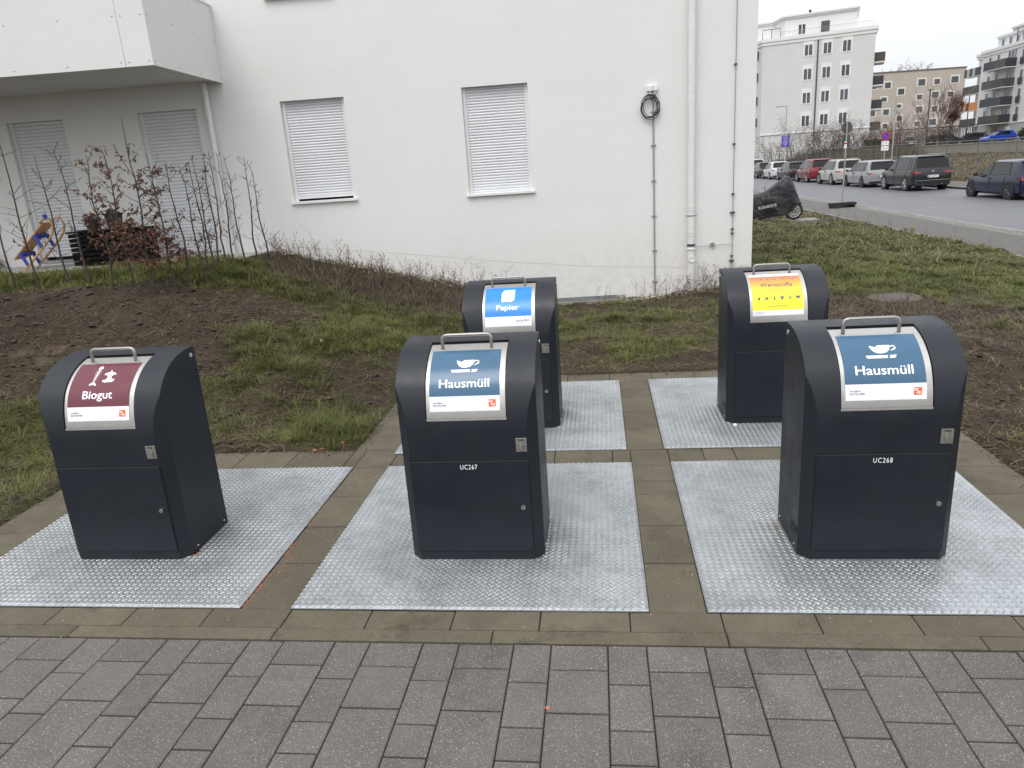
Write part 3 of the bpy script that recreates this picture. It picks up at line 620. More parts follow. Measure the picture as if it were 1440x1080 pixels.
def make_bin(kind, code, label, x0, y0, emblem=True, proto=None, group='anthracite waste inlet bins on the tread plates', stickers=()):
    root = thing('waste_bin', label, 'waste bin', (x0, y0, .0122), 0, group)
    if proto is None:
        body = bin_body(); body.parent = root
    else:
        body = [c for c in proto.children if c.name.startswith('body')][0].copy(); C.objects.link(body); body.parent = root
    if proto is None:
        mb = MB(); mb.add([(.045, -.0008, .045), (.641, -.0008, .045), (.641, -.0008, .5505), (.045, -.0008, .5505)], [(0, 1, 2, 3)], 1)
        mb.box(.051, .635, -.0085, -.001, .0515, .5425, 0)
        door = mb.build('door', [M['paint'], M['black']], root, bevel=.0022)
        m2 = MB(); m2.cyl((.598, -.0076, .296), (0, -1, 0), .0125, .010, 20); m2.cyl((.598, -.0176, .296), (0, -1, 0), .0085, .003, 16, 1); m2.box(.5972, .5988, -.0212, -.0205, .291, .301, 2)
        m2.build('lock', [M['chrome'], M['latch'], M['black']], door, smooth=40)
        m3 = MB(); m3.box(.580, .633, -.0055, 0, .587, .657, 0)
        m3.tube([(.598, -.0075, .600), (.598, -.009, .625), (.606, -.009, .638), (.616, -.009, .625), (.616, -.0075, .600)], .0035, 8, 0); m3.box(.592, .620, -.0075, -.005, .646, .650, 1); m3.box(.600, .614, -.012, -.005, .598, .628, 0)
        m3.build('latch', [M['latch'], M['black']], root, smooth=40, bevel=.0012)
        for (x_, z_, yy) in ((-.003, 1.036, .385), (BW, 1.036, .385), (-.003, .03, .10), (BW, .03, .10), (-.003, .03, .39), (BW, .03, .39)): 
            m4 = MB(); m4.cyl((x_, yy, z_), (1, 0, 0), .012 if z_ > 1 else .005, .004, 12); m4.build('screw', M['screw'], root, smooth=40)
        m5 = MB(); n = 18; P = []; F = []
        cpatch(m5, HX0 + .004, HX1 - .004, HS0 + .012, HS1 - .022, -.006, 0, 20)
        cpatch(m5, HX0 + .002, HX1 - .002, HS0 + .001, HS0 + .012, -.003, 0, 2)
        y1, z1 = PS(HS1 - .022, -.006); y2, z2 = PS(HS1 - .022, -.03); m5.add([(HX0 + .004, y1, z1), (HX1 - .004, y1, z1), (HX1 - .004, y2, z2), (HX0 + .004, y2, z2)], [(0, 1, 2, 3)], 0)
        hatch = m5.build('hatch', M['steel'], root, smooth=35)
        m6 = MB(); pts = []
        f0 = PS(1.166, -.006); t0 = PS(1.166, .052)
        def hp(u, k): a = np.array(PS(1.166 + .020 * k, -.006 + .062 * k)); return (u, float(a[0]), float(a[1]))
        pts = [hp(.212, 0), hp(.212, .6), hp(.214, .82), hp(.222, .95), hp(.236, 1.0), hp(.30, 1.0), hp(.436, 1.0), hp(.450, .95), hp(.458, .82), hp(.460, .6), hp(.460, 0)]
        m6.tube(pts, .0088, 12); m6.build('handle', M['handle'], hatch, smooth=60)
    else:
        hatch = None
        for c in proto.children:
            if c.name.startswith('body') : continue
            if c.name.split('.')[0] in ('lettering', 'emblem', 'rust_stain'): continue
            d_ = c.copy(); C.objects.link(d_); d_.parent = root
            for g_ in c.children:
                if g_.name.split('.')[0] in ('label', 'lettering'): continue
                e_ = g_.copy(); C.objects.link(e_); e_.parent = d_
            if c.name.startswith('hatch'): hatch = d_
            if c.name.startswith('door'): door = d_
    if kind in LABELS: lb = LABELS[kind].copy(); C.objects.link(lb)
    else: lb = label_mesh(kind); LABELS[kind] = lb
    lb.parent = hatch
    lb['label'] = {'rest': 'blue and white household waste sticker with broken cup', 'bio': 'wine red and white organic waste sticker with fish bone and apple core', 'paper': 'bright blue and white paper sticker with newspaper', 'wert': 'orange to yellow recycling sticker with small pictograms'}[kind]
    if code:
        mb = MB(); p, f = text_fit(code, .300, .501, .084, .024)
        for k, ox in enumerate((0, -.0005)): mb.add([(a + ox, -.0090 - k * .00005, b) for a, b in p], f); mb.build('lettering', M['text_white'], door)
    if emblem:
        mb = MB()
        p, f = text_fit('BAUER', .10, .105, .115, .034)
        for k, oz in enumerate((0, -.0015, .0015)): mb.add([(-.0006 - k * .00005, .05 + .215 - a, b + oz) for a, b in p], f); mb.add([(-.0006, .07, .088), (-.0006, .19, .088), (-.0006, .19, .092), (-.0006, .07, .092)], [(0, 1, 2, 3)])
        mb.build('emblem', M['black'], root)
    return root
b0 = make_bin('bio', None, 'dark bin with wine red Biogut label and fish bone sign', -1.441, .428)
make_bin('rest', 'UC267', 'dark bin with blue Hausmüll label and code UC267 on its door', .478, .428, proto=b0)
make_bin('rest', 'UC268', 'dark bin with blue Hausmüll label and code UC268 on its door', 2.396, .428, proto=b0)
make_bin('paper', None, 'dark bin with bright blue Papier label behind bin UC267', .465, PD + GY + .44, proto=b0)
make_bin('wert', None, 'dark bin with orange and yellow Wertstoffe label behind bin UC268', 2.374, PD + GY + .44, proto=b0)
# rust stain at the foot of the left bin

mb = MB()
for (x, y, r) in ((-.752, .475, .030), (-.745, .50, .022), (-.750, .52, .016)):
    n = 9; mb.add([(x + r * rnd.uniform(.5, 1.2) * math.cos(2 * math.pi * k / n), y + r * 1.3 * rnd.uniform(.5, 1.2) * math.sin(2 * math.pi * k / n), .0131) for k in range(n)], [tuple(range(n))])
M['rust'] = mat('rust', (0.20, 0.075, 0.02), 0.95, var=0.5, scale=60)
o = mb.build('rust_stain', M['rust']); tag(o, 'rust stains on the tread plate at the foot of the wine red labelled bin', 'rust stain')

# ------------------------------------------------------------------ the white house behind
TH = R(4)
house = thing('apartment_building', 'white rendered apartment house close behind the bins, with closed roller shutters', 'building', (3.72, 8.318, 0), TH)
def cut_wall(mb, u0, u1, z0, z1, holes, depth):
    us = sorted({u0, u1, *[h[0] for h in holes], *[h[1] for h in holes]}); zs = sorted({z0, z1, *[h[2] for h in holes], *[h[3] for h in holes]})
    for a, b in zip(us[:-1], us[1:]):
        for c, d_ in zip(zs[:-1], zs[1:]):
            m_, n_ = (a + b) / 2, (c + d_) / 2
            if any(h[0] < m_ < h[1] and h[2] < n_ < h[3] for h in holes): continue
            mb.add([(a, 0, c), (b, 0, c), (b, 0, d_), (a, 0, d_)], [(0, 1, 2, 3)])
    for a, b, c, d_ in holes:
        mb.add([(a, 0, c), (b, 0, c), (b, 0, d_), (a, 0, d_), (a, depth, c), (b, depth, c), (b, depth, d_), (a, depth, d_)], [(0, 4, 5, 1), (1, 5, 6, 2), (2, 6, 7, 3), (3, 7, 4, 0), (4, 7, 6, 5)])
WIN = [(-6.75, -5.815, 1.66, 3.068), (-4.118, -3.178, 1.60, 3.070)]
DOR = [(-10.88, -10.01, .99, 3.052), (-8.885, -7.99, .99, 3.060)]
mb = MB(); cut_wall(mb, -18, 0, -1.2, 13, WIN + DOR + [(-13.5, -12.6, .99, 3.05)], .17)
mb.add([(0, 0, -1.2), (0, 11, -1.2), (0, 11, 13), (0, 0, 13)], [(0, 1, 2, 3)]); mb.add([(-18, 0, 13), (0, 0, 13), (0, 11, 13), (-18, 11, 13)], [(0, 1, 2, 3)])
mb.add([(-18, 11, -1.2), (0, 11, -1.2), (0, 11, 13), (-18, 11, 13)], [(3, 2, 1, 0)]); mb.add([(-18, 0, -1.2), (-18, 11, -1.2), (-18, 11, 13), (-18, 0, 13)], [(3, 2, 1, 0)])
mb.build('wall', M['plaster'], house)
mb = MB(); mb.box(-.012, .006, -.006, 4, -.5, 13, 0); mb.build('corner_bead', M['pvc'], house)
# faint plinth line in the render, stepping down with the ground
mb = MB(); pts = [(-7.0, 1.02), (-5.2, .80), (-3.6, .58), (-2.4, .44), (-.9, .33), (-.02, .30)]
for (a, c), (b, d_) in zip(pts[:-1], pts[1:]): mb.add([(a, -.0015, c - .004), (b, -.0015, d_ - .004), (b, -.0015, d_ + .004), (a, -.0015, c + .004)], [(0, 1, 2, 3)])
mb.build('plinth_line', M['soffit'], house)
def shutter(u0, u1, z0, z1, gap, pitch, sill):
    mb = MB(); g = .045
    yb = .085; zt = z1; n = int(round((z1 - z0 - gap) / pitch)); p = (z1 - z0 - gap) / n
    for i in range(n):
        a = z0 + gap + i * p
        q = [(yb + .006, a), (yb, a + p * .18), (yb - .003, a + p * .5), (yb, a + p * .82), (yb + .006, a + p * .94)]
        vs = [(u0 + g, y, z) for y, z in q] + [(u1 - g, y, z) for y, z in q]
        mb.add(vs, [(k, k + 5, k + 6, k + 1) for k in range(4)])
        mb.add([(u0 + g, yb + .008, a + p * .92), (u1 - g, yb + .008, a + p * .92), (u1 - g, yb + .008, a + p * 1.02), (u0 + g, yb + .008, a + p * 1.02)], [(0, 1, 2, 3)], 1)
    mb.box(u0 + g, u1 - g, yb - .008, yb + .01, z0 + gap - .03, z0 + gap + .004, 0)
    s = mb.build('roller_shutter', [M['shutter'], M['clamp']], house, smooth=50)
    for a, b in ((u0, u0 + .05), (u1 - .05, u1)):
        m2 = MB(); m2.box(a + .001, b, yb - .022, .165, z0 + .001, z1 - .001); m2.build('guide_rail', M['pvc'], s, bevel=.003)
    m3 = MB(); m3.add([(u0 + .05, .13, z0), (u1 - .05, .13, z0), (u1 - .05, .13, z0 + gap + .02), (u0 + .05, .13, z0 + gap + .02)], [(0, 1, 2, 3)]); m3.build('window_pane', M['black'], s)
    if sill:
        m4 = MB(); m4.box(u0 - .03, u1 + .03, -.045, .10, z0 - .035, z0 + .003); m4.build('window_sill', M['pvc'], house, bevel=.004)
    else:
        m4 = MB(); m4.box(u0 + .04, u1 - .02, -.01, .12, z0 - .004, z0 + .04); m4.build('threshold', M['galv'], house, bevel=.004)
shutter(*WIN[0], .065, .0385, True); shutter(*WIN[1], .012, .0385, True)
shutter(*DOR[0], .12, .0495, False); shutter(*DOR[1], .05, .0495, False); shutter(-13.5, -12.6, .99, 3.05, .05, .0495, False)
# balcony
BAL = thing('x', None, None); bpy.data.objects.remove(BAL)
mb = MB(); BX, BYD = -7.53, 1.90
mb.add([(-16, -BYD + .02, 3.385), (BX - .02, -BYD + .02, 3.385), (BX - .02, -.001, 3.40), (-16, -.001, 3.40)], [(3, 2, 1, 0)])
mb.box(-16, BX - .06, -BYD + .06, -.001, 3.41, 3.55)
bal = mb.build('balcony', M['soffit'], house)
def seg_panel(a, b, z0=3.37, z1=4.36, name='balustrade_panel'):
    m = MB(); a = Vector((*a, 0)); b = Vector((*b, 0)); t = (b - a).normalized(); n = Vector((t.y, -t.x, 0)) * .012; a2 = a + t * .003; b2 = b - t * .003
    V = [a2, b2, b2 - n, a2 - n]; vs = [(p.x, p.y, z) for z in (z0, z1) for p in V]
    m.add(vs, [(0, 3, 2, 1), (4, 5, 6, 7), (0, 1, 5, 4), (1, 2, 6, 5), (2, 3, 7, 6), (3, 0, 4, 7)])
    L = (b - a).length; o = n * .12; k = max(1, int(L / .62))
    for i in range(k + 1):
        u = .05 + (L - .1) * i / k
        for z in (z0 + .05, (z0 + z1) / 2 + .05, z1 - .07):
            c = a + t * u + n * .02; m.cyl((c.x, c.y, z), tuple(n), .007, .003, 8, 1)
    return m.build(name, [M['panel'], M['clamp']], bal)
seg_panel((-16, -BYD), (-9.95, -BYD)); seg_panel((-9.95, -BYD), (-7.87, -BYD)); seg_panel((-7.87, -BYD), (BX, -BYD)); seg_panel((BX, -BYD), (BX, -.002))
mb = MB(); mb.box(-16, BX + .012, -BYD - .012, -BYD + .03, 4.36, 4.385); mb.box(BX - .03, BX + .012, -BYD + .031, -.01, 4.362, 4.387); mb.build('coping', M['pvc'], bal)
mb = MB()
for i in range(3): mb.cyl((BX - .09 - .05 * i, -.12 - .05 * i, 4.3), (0, 0, 1), .016, .9, 10)
mb.build('balcony_rail', M['pvc'], bal)
mb = MB(); mb.box(-16, -6.93, -.004, .002, 4.47, 6.2); mb.build('rough_render_panel', mat('rough_render', (0.48, 0.465, 0.44), 0.95, var=0.45, scale=90, bump=1, bscale=120), house)
mb = MB(); mb.box(-6.75, -5.78, -.05, 0, 4.375, 4.40); mb.build('window_sill', M['pvc'], house)
# downpipes
mb = MB(); mb.tube([(-7.785, -.075, z) for z in (.93, 1.35, 2.5, 3.385)], .042, 16); dp = mb.build('downpipe', M['pipe_white'], house, smooth=50)
mb = MB(); mb.tube([(-7.785, -.075, 1.28), (-7.785, -.075, 1.33)], .048, 16); mb.build('pipe_collar', M['pipe_white'], dp, smooth=50); mb = MB(); mb.tube([(-7.785, -.075, 2.2), (-7.785, -.075, 2.23)], .046, 16); mb.build('pipe_collar', M['pipe_white'], dp, smooth=50)
PXU = -.90
mb = MB(); mb.tube([(PXU, -.085, z) for z in (0.0, 1, 3, 5, 8, 13)], .052, 20); dp = mb.build('downpipe', M['pipe_white'], house, smooth=50)
for z, r, h, m_ in ((1.21, .057, .012, 'pipe_white'), (1.17, .057, .012, 'pipe_white'), (1.09, .057, .014, 'galv'), (.85, .057, .012, 'pipe_white'), (.81, .057, .012, 'pipe_white'), (.655, .058, .035, 'clamp'), (.61, .066, .014, 'pipe_white'), (4.6, .057, .02, 'galv')):
    m = MB(); m.tube([(PXU, -.085, z), (PXU, -.085, z + h)], r, 20); m.build('pipe_clamp' if m_ != 'pipe_white' else 'pipe_collar', M[m_], dp, smooth=50)
    if m_ == 'galv': m = MB(); m.box(PXU - .085, PXU + .085, -.09, -.08, z, z + .012); m.build('pipe_bracket', M['galv'], dp)
m = MB(); m.disc_profile((PXU, -.085, .47), (0, -1, 0), [(.05, 0), (.05, .06), (.034, .062), (.03, .055), (0, .055)], 20); m.build('inspection_cap', M['pipe_white'], dp, smooth=30)
# lightning rod
mb = MB(); mb.tube([(-.287, -.03, z) for z in (-.1, 2, 6, 13)], .006, 8); rod = mb.build('lightning_conductor', M['conduit'], house, smooth=60)
for z in (3.1, 2.05, 1.36, 1.10, .86, .80, .47, .40, 4.1):
    m = MB(); m.box(-.287 - (.035 if z in (1.1, .4) else .018), -.287 + (.03 if z in (1.1, .4) else .016), -.045, 0, z - .012, z + .012); m.build('rod_clip', M['clamp'], rod, bevel=.003)
m = MB(); m.tube([(-.84, -.03, .635), (-.6, -.028, .642), (-.29, -.03, .65)], .004, 8); rc = m.build('cross_conductor', M['galv'], rod)
m = MB(); m.cyl((-.575, -.045, .655), (0, 1, 0), .03, .045, 12); m.build('rod_clip', M['galv'], rc, smooth=40)
# conduit with socket box and cable coil
CU = -1.422
mb = MB(); mb.tube([(CU, -.014, z) for z in (0.0, .8, 2.76)], .011, 10); cdt = mb.build('cable_conduit', M['conduit'], house, smooth=60)
for z in (.16, .62, 1.12, 1.62, 2.11, 2.56): m = MB(); m.box(CU - .033, CU + .033, -.026, 0, z - .007, z + .007); m.build('conduit_clip', M['conduit'], cdt, bevel=.002)
for a, b in ((-.085, -.012), (-.008, .06)): m = MB(); m.box(CU + a, CU + b, -.055, 0, 2.83, 2.91); m.build('junction_box', M['pvc'], cdt, bevel=.008)
for a in (-.045, .025): m = MB(); m.cyl((CU + a, -.03, 2.83), (0, 0, -1), .012, .035, 12); m.build('cable_gland', M['pvc'], cdt, smooth=50)
mb = MB()
for k in range(6):
    cx, cz = CU - .045 + rnd.uniform(-.018, .018), 2.62 + rnd.uniform(-.02, .02); rx, rz = rnd.uniform(.105, .135), rnd.uniform(.115, .155); ph = rnd.uniform(0, 6)
    mb.tube([(cx + rx * math.cos(t + ph), -.03 - .007 * k + .006 * math.sin(3 * t), cz + rz * math.sin(t + ph)) for t in [i * 2 * math.pi / 40 for i in range(41)]], .0052, 6)
for a in (-.045, .025): mb.tube([(CU + a, -.03, 2.80), (CU + a + .004, -.035, 2.76), (CU + a * .3 - .02, -.045, 2.735), (CU - .06, -.045, 2.72)], .0052, 6)
mb.build('cable_coil', M['cable'], cdt, smooth=60)
# light shaft grate at the foot of the wall
g = thing('light_shaft_grate', 'galvanised grating in a raised concrete frame against the white wall', 'grate', (.5, 7.80, -.09), TH)
mb = MB(); mb.box(0, 1.32, 0, .05, -.2, .055); mb.box(0, .04, .051, .30, -.2, .055); mb.box(1.27, 1.36, .051, .30, -.2, .07); mb.build('frame', M['concrete'], g, bevel=.006)
mb = MB()
for i in range(36): mb.box(.045 + i * .034, .052 + i * .034, .052, .31, .03, .075)
for y in (.06, .17, .29): mb.box(.045, 1.265, y, y + .006, .03, .074)
mb.build('grating', M['galv'], g)

# ------------------------------------------------------------------ terrace with its things
mb = MB(); 
for i in range(12):
    for j in range(3): tile(mb, -15.0 + i * .96, -15.0 + (i + 1) * .96 if i < 11 else -3.48, 6.55 + j * .5, 6.55 + (j + 1) * .5, z=.965, gap=.004, ch=.004)
tag(mb.build('terrace', M['terrace']), kind='structure')
mb = MB(); mb.box(-3.48, -3.42, 6.55, 7.75, .5, .975); mb.box(-15, -3.42, 6.49, 6.545, .5, .972); tag(mb.build('terrace_edge', M['concrete']), kind='structure')
M['crate'] = mat('black_crate', (0.006, 0.0055, 0.0055), 0.85, spec=0.12)
t = thing('storage_box', 'black slatted storage crate standing on the terrace behind the leafy saplings', 'box', (-6.1, 6.95, .966), R(3))
mb = MB()
for i in range(7): mb.box(0, 1.12, 0, .02, .02 + i * .066, .072 + i * .066)
for i in range(7): mb.box(0, .02, .021, .36, .02 + i * .066, .072 + i * .066); mb.box(1.10, 1.12, .021, .36, .02 + i * .066, .072 + i * .066)
mb.box(0.02, 1.10, .34, .36, 0, .48); mb.build('side_slats', M['crate'], t, bevel=.003)
mb = MB(); mb.box(-.02, 1.14, -.02, .38, .481, .505); mb.build('lid', M['crate'], t, bevel=.006)
M['pot'] = mat('dark_pot', (0.02, 0.018, 0.018), 0.7)
M['leaf'] = mat('dry_beech_leaf', (0.125, 0.058, 0.034), 0.8, var=0.35, scale=9, island=0.45)
M['stem'] = mat('dark_bark', (0.050, 0.038, 0.032), 0.85, var=0.35, scale=20)
M['wood'] = mat('light_sled_wood', (0.46, 0.26, 0.12), 0.5, var=0.2, scale=14)
M['blue'] = mat('blue_webbing', (0.015, 0.045, 0.32), 0.55)
for (x, lb, h, dr) in ((.34, 'round dark pot of dry leaves, left one on the black storage crate', .14, .11), (.68, 'square dark pot behind the brown leaves, right one on the black storage crate', .20, .12)):
    p = thing('flower_pot', lb, 'flower pot', (-6.1 + x, 7.08, 1.472), 0, 'dark flower pots on the storage crate')
    mb = MB(); mb.disc_profile((0, 0, 0), (0, 0, 1), [(0, 0), (dr * .75, 0), (dr, h), (dr + .012, h), (dr + .012, h + .02), (dr * .9, h + .02), (dr * .85, h * .8), (0, h * .8)], 20); mb.build('pot', M['pot'], p, smooth=40)
    mb = MB()
    for k in range(60):
        a = rnd.uniform(0, 6.3); r = rnd.uniform(0, dr * 1.1); c = Vector((r * math.cos(a), r * math.sin(a), h * .85 + rnd.uniform(0, .10))); e = Vector((rnd.uniform(-1, 1), rnd.uniform(-1, 1), rnd.uniform(-.6, .8))).normalized() * .035; f = e.orthogonal().normalized() * .015
        mb.add([c, c + e + f, c + e * 2, c + e - f], [(0, 1, 2, 3)])
    mb.build('dry_leaves', M['leaf'], p)
# sled leaning against the crate
s = thing('wooden_sled', 'small wooden sled with blue webbing leaning on the black crate', 'sled', (-6.78, 6.80, .97), R(6))
rot = Matrix.Rotation(R(-42), 4, 'Y')
def sv(p): return tuple(rot @ Vector(p))
for k, yy in enumerate((0, .27)):
    mb = MB(); mb.tube([sv(p) for p in [(0, yy, 0), (.30, yy, 0), (.60, yy, 0), (.74, yy, .02), (.83, yy, .08), (.86, yy, .16), (.82, yy, .22), (.72, yy, .235)]], .016, 8); mb.build('runner', M['wood'], s, smooth=60)
for k in range(5):
    mb = MB(); y0 = .01 + k * .058; V = [sv(p) for p in [(.02, y0, .20), (.74, y0, .20), (.74, y0 + .04, .20), (.02, y0 + .04, .20), (.02, y0, .222), (.74, y0, .222), (.74, y0 + .04, .222), (.02, y0 + .04, .222)]]
    mb.add(V, [(0, 3, 2, 1), (4, 5, 6, 7), (0, 1, 5, 4), (1, 2, 6, 5), (2, 3, 7, 6), (3, 0, 4, 7)]); mb.build('seat_slat', M['wood'], s, bevel=.003)
for x_ in (.16, .52):
    mb = MB(); mb.tube([sv(p) for p in [(x_ - .06, 0, .01), (x_, 0, .18), (x_, .27, .18), (x_ - .06, .27, .01)]], .024, 8); mb.tube([sv(p) for p in [(x_, -.01, .17), (x_ + .02, .14, .15), (x_, .28, .17)]], .03, 8); mb.build('bracket', M['blue'], s, smooth=60)
mb = MB(); mb.tube([sv(p) for p in [(.84, -.01, .20), (.86, .0, .235), (.84, .02, .25)]], .024, 8); mb.build('tip', M['blue'], s, smooth=60)
for i, (x, y, z, lx, lb) in enumerate(((-8.62, 7.22, .966, .90, 'low grey concrete block lying on the terrace at the left, lower of its stack'), (-8.35, 7.26, 1.11, .52, 'grey concrete block resting on the lower block on the terrace'))):
    mb = MB(); mb.box(0, lx, 0, .24, 0, .142 if i == 0 else .16); o = mb.build('concrete_block', M['block'], loc=(x, y, z), bevel=.008); tag(o, lb, 'concrete block', 'concrete blocks stacked on the terrace')

# ------------------------------------------------------------------ hedge saplings
def sapling(x, y, h, leaves, label, seed):
    r = random.Random(seed); z0 = float(terrain(x, y)) - .03
    t = thing('beech_sapling', label, 'sapling', (x, y, z0), 0, 'beech saplings planted in a row in front of the terrace')
    mb = MB(); lm = MB(); pts = []; n = 12
    lx, ly = r.uniform(-.07, .07), r.uniform(-.07, .07); wx = r.uniform(0, 6); 
    for i in range(n + 1):
        f = i / n; pts.append(Vector((lx * f + .014 * math.sin(wx + f * 9) + r.uniform(-.007, .007), ly * f + .012 * math.cos(wx * 2 + f * 8) + r.uniform(-.006, .006), h * f)))
    mb.tube(pts, [.0135 * (1 - .80 * i / n) for i in range(n + 1)], 6)
    def leaf(c):
        e = Vector((r.uniform(-1, 1), r.uniform(-1, 1), r.uniform(-1.4, .3))).normalized() * r.uniform(.016, .030); f = e.orthogonal().normalized(); f.rotate(Matrix.Rotation(r.uniform(0, 6), 3, e)); f = f * r.uniform(.007, .014)
        k_ = f.cross(e).normalized() * .006
        lm.add([c, c + e + f + k_, c + e * 2, c + e - f + k_, c + e - k_ * .5], [(0, 1, 4), (1, 2, 4), (2, 3, 4), (3, 0, 4)])
    nb = int(11 + 5 * r.random()) + (20 if leaves > 5 else 0)
    for b in range(nb):
        f = r.uniform(.16, .80 if h > 1.7 else .98) if b < nb * .72 or leaves < 6 else r.uniform(.16, .42); k = f * n; i = min(int(k), n - 1); p = pts[i].lerp(pts[i + 1], k - i); a = r.uniform(0, 6.283); L = h * r.uniform(.08, .24) * (1.1 - .55 * f) * (1.25 if leaves > 5 else 1)
        dv = Vector((math.cos(a), math.sin(a), r.uniform(.15, .9))).normalized(); q = [p]; cur = p.copy()
        for j in range(4): dv = (dv + Vector((r.uniform(-.3, .3), r.uniform(-.3, .3), r.uniform(-.1, .25)))).normalized(); cur = cur + dv * L / 4; q.append(cur.copy())
        mb.tube(q, [.0042 * (1 - .7 * j / 4) for j in range(5)], 4)
        for j in (2, 3):
            if r.random() < .6:
                d2 = (dv + Vector((r.uniform(-1, 1), r.uniform(-1, 1), r.uniform(-.4, .6)))).normalized(); e_ = q[j] + d2 * L * .35; mb.tube([q[j], (q[j] + e_) / 2 + Vector((0, 0, .008)), e_], [.0028, .002, .0012], 4)
                for _ in range(int(leaves * (1.3 if f < .42 else .6)) if r.random() < .7 else 0): leaf(e_.lerp(q[j], r.random()))
        for _ in range(int(leaves * r.uniform(.4, 1.3) * (1.2 if f < .42 else .6))): leaf(q[r.randrange(1, 5)] + Vector((r.uniform(-.02, .02),) * 3))
    mb.build('trunk', M['stem'], t)
    if lm.v: lm.build('leaves', M['leaf'], t)
SAP = [(-5.30, 4.85, 1.35, 1, 'bare sapling at the left end of the row, before the concrete blocks'), (-5.02, 4.90, 1.95, 1, 'tall nearly bare sapling left of the sled with a few curled leaves'),
       (-4.72, 5.02, 1.50, 1, 'thin sapling in front of the left shutter door, second before the sled'), (-4.38, 4.92, 1.52, 1, 'forked bare sapling crossing the wooden sled'), (-3.74, 4.45, 1.42, 6, 'sapling with clusters of brown leaves just right of the sled'),
       (-3.58, 4.55, 1.50, 9, 'leafy brown sapling before the left half of the crate'), (-3.27, 4.42, 1.78, 10, 'tallest leafy brown sapling with a long bare tip'), (-3.10, 4.55, 1.45, 9, 'leafy brown sapling before the right end of the crate'),
       (-3.06, 4.80, 1.40, 4, 'sapling with scattered brown leaves left of the right shutter door'), (-2.98, 4.98, 1.35, 2, 'slender sapling before the left edge of the right shutter door'), (-3.12, 5.35, 1.38, 2, 'bare sapling in the middle of the right shutter door'),
       (-3.20, 5.60, 1.40, 1, 'twin stemmed thin sapling before the right shutter door'), (-3.26, 5.85, 1.42, 2, 'sapling with leaf tufts at its top near the downpipe'), (-3.33, 6.12, 1.45, 1, 'bare sapling left of the downpipe, close to it'),
       (-3.36, 6.40, 1.42, 1, 'bare sapling standing against the downpipe'), (-3.38, 6.72, 1.40, 0, 'bare twiggy sapling right of the downpipe'), (-3.36, 7.05, 1.38, 0, 'last but one bare sapling by the white wall'), (-3.34, 7.38, 1.30, 0, 'wide branching bare sapling last in the row by the white wall')]
for i, (x, y, h, l, lb) in enumerate(SAP): sapling(x, y, h, l, lb, 40 + i)

# ------------------------------------------------------------------ grass, dry straw, scrub
def leafy(name, c1, c2, tr=0.25, isl=.35):
    m = bpy.data.materials.new(name); m.use_nodes = True; t = m.node_tree; p = t.nodes['Principled BSDF']; p.inputs['Roughness'].default_value = .55; p.inputs['Specular IOR Level'].default_value = .25
    g = N(t, 'ShaderNodeNewGeometry'); rp = N(t, 'ShaderNodeValToRGB'); rp.color_ramp.elements[0].color = (*c1, 1); rp.color_ramp.elements[1].color = (*c2, 1)
    tcn = N(t, 'ShaderNodeTexCoord'); nz = noise(t, tcn.outputs['Object'], 1.6, 4, .6, .3, .7); ad_ = N(t, 'ShaderNodeMath', operation='ADD'); ml_ = N(t, 'ShaderNodeMath', operation='MULTIPLY'); ml_.inputs[1].default_value = .5
    t.links.new(g.outputs['Random Per Island'], ad_.inputs[0]); t.links.new(nz, ad_.inputs[1]); t.links.new(ad_.outputs[0], ml_.inputs[0]); t.links.new(ml_.outputs[0], rp.inputs[0]); t.links.new(rp.outputs[0], p.inputs['Base Color'])
    tl = N(t, 'ShaderNodeBsdfTranslucent'); t.links.new(rp.outputs[0], tl.inputs[0]); ms = N(t, 'ShaderNodeMixShader'); ms.inputs[0].default_value = tr
    t.links.new(p.outputs[0], ms.inputs[1]); t.links.new(tl.outputs[0], ms.inputs[2]); t.links.new(ms.outputs[0], t.nodes['Material Output'].inputs[0]); return m
M['grass'] = leafy('green_grass_blades', (0.052, 0.062, 0.017), (0.205, 0.215, 0.070))
M['straw'] = leafy('dry_straw', (0.105, 0.082, 0.045), (0.36, 0.30, 0.18))
M['scrub'] = leafy('reddish_dead_stems', (0.048, 0.036, 0.026), (0.155, 0.115, 0.082), .1)

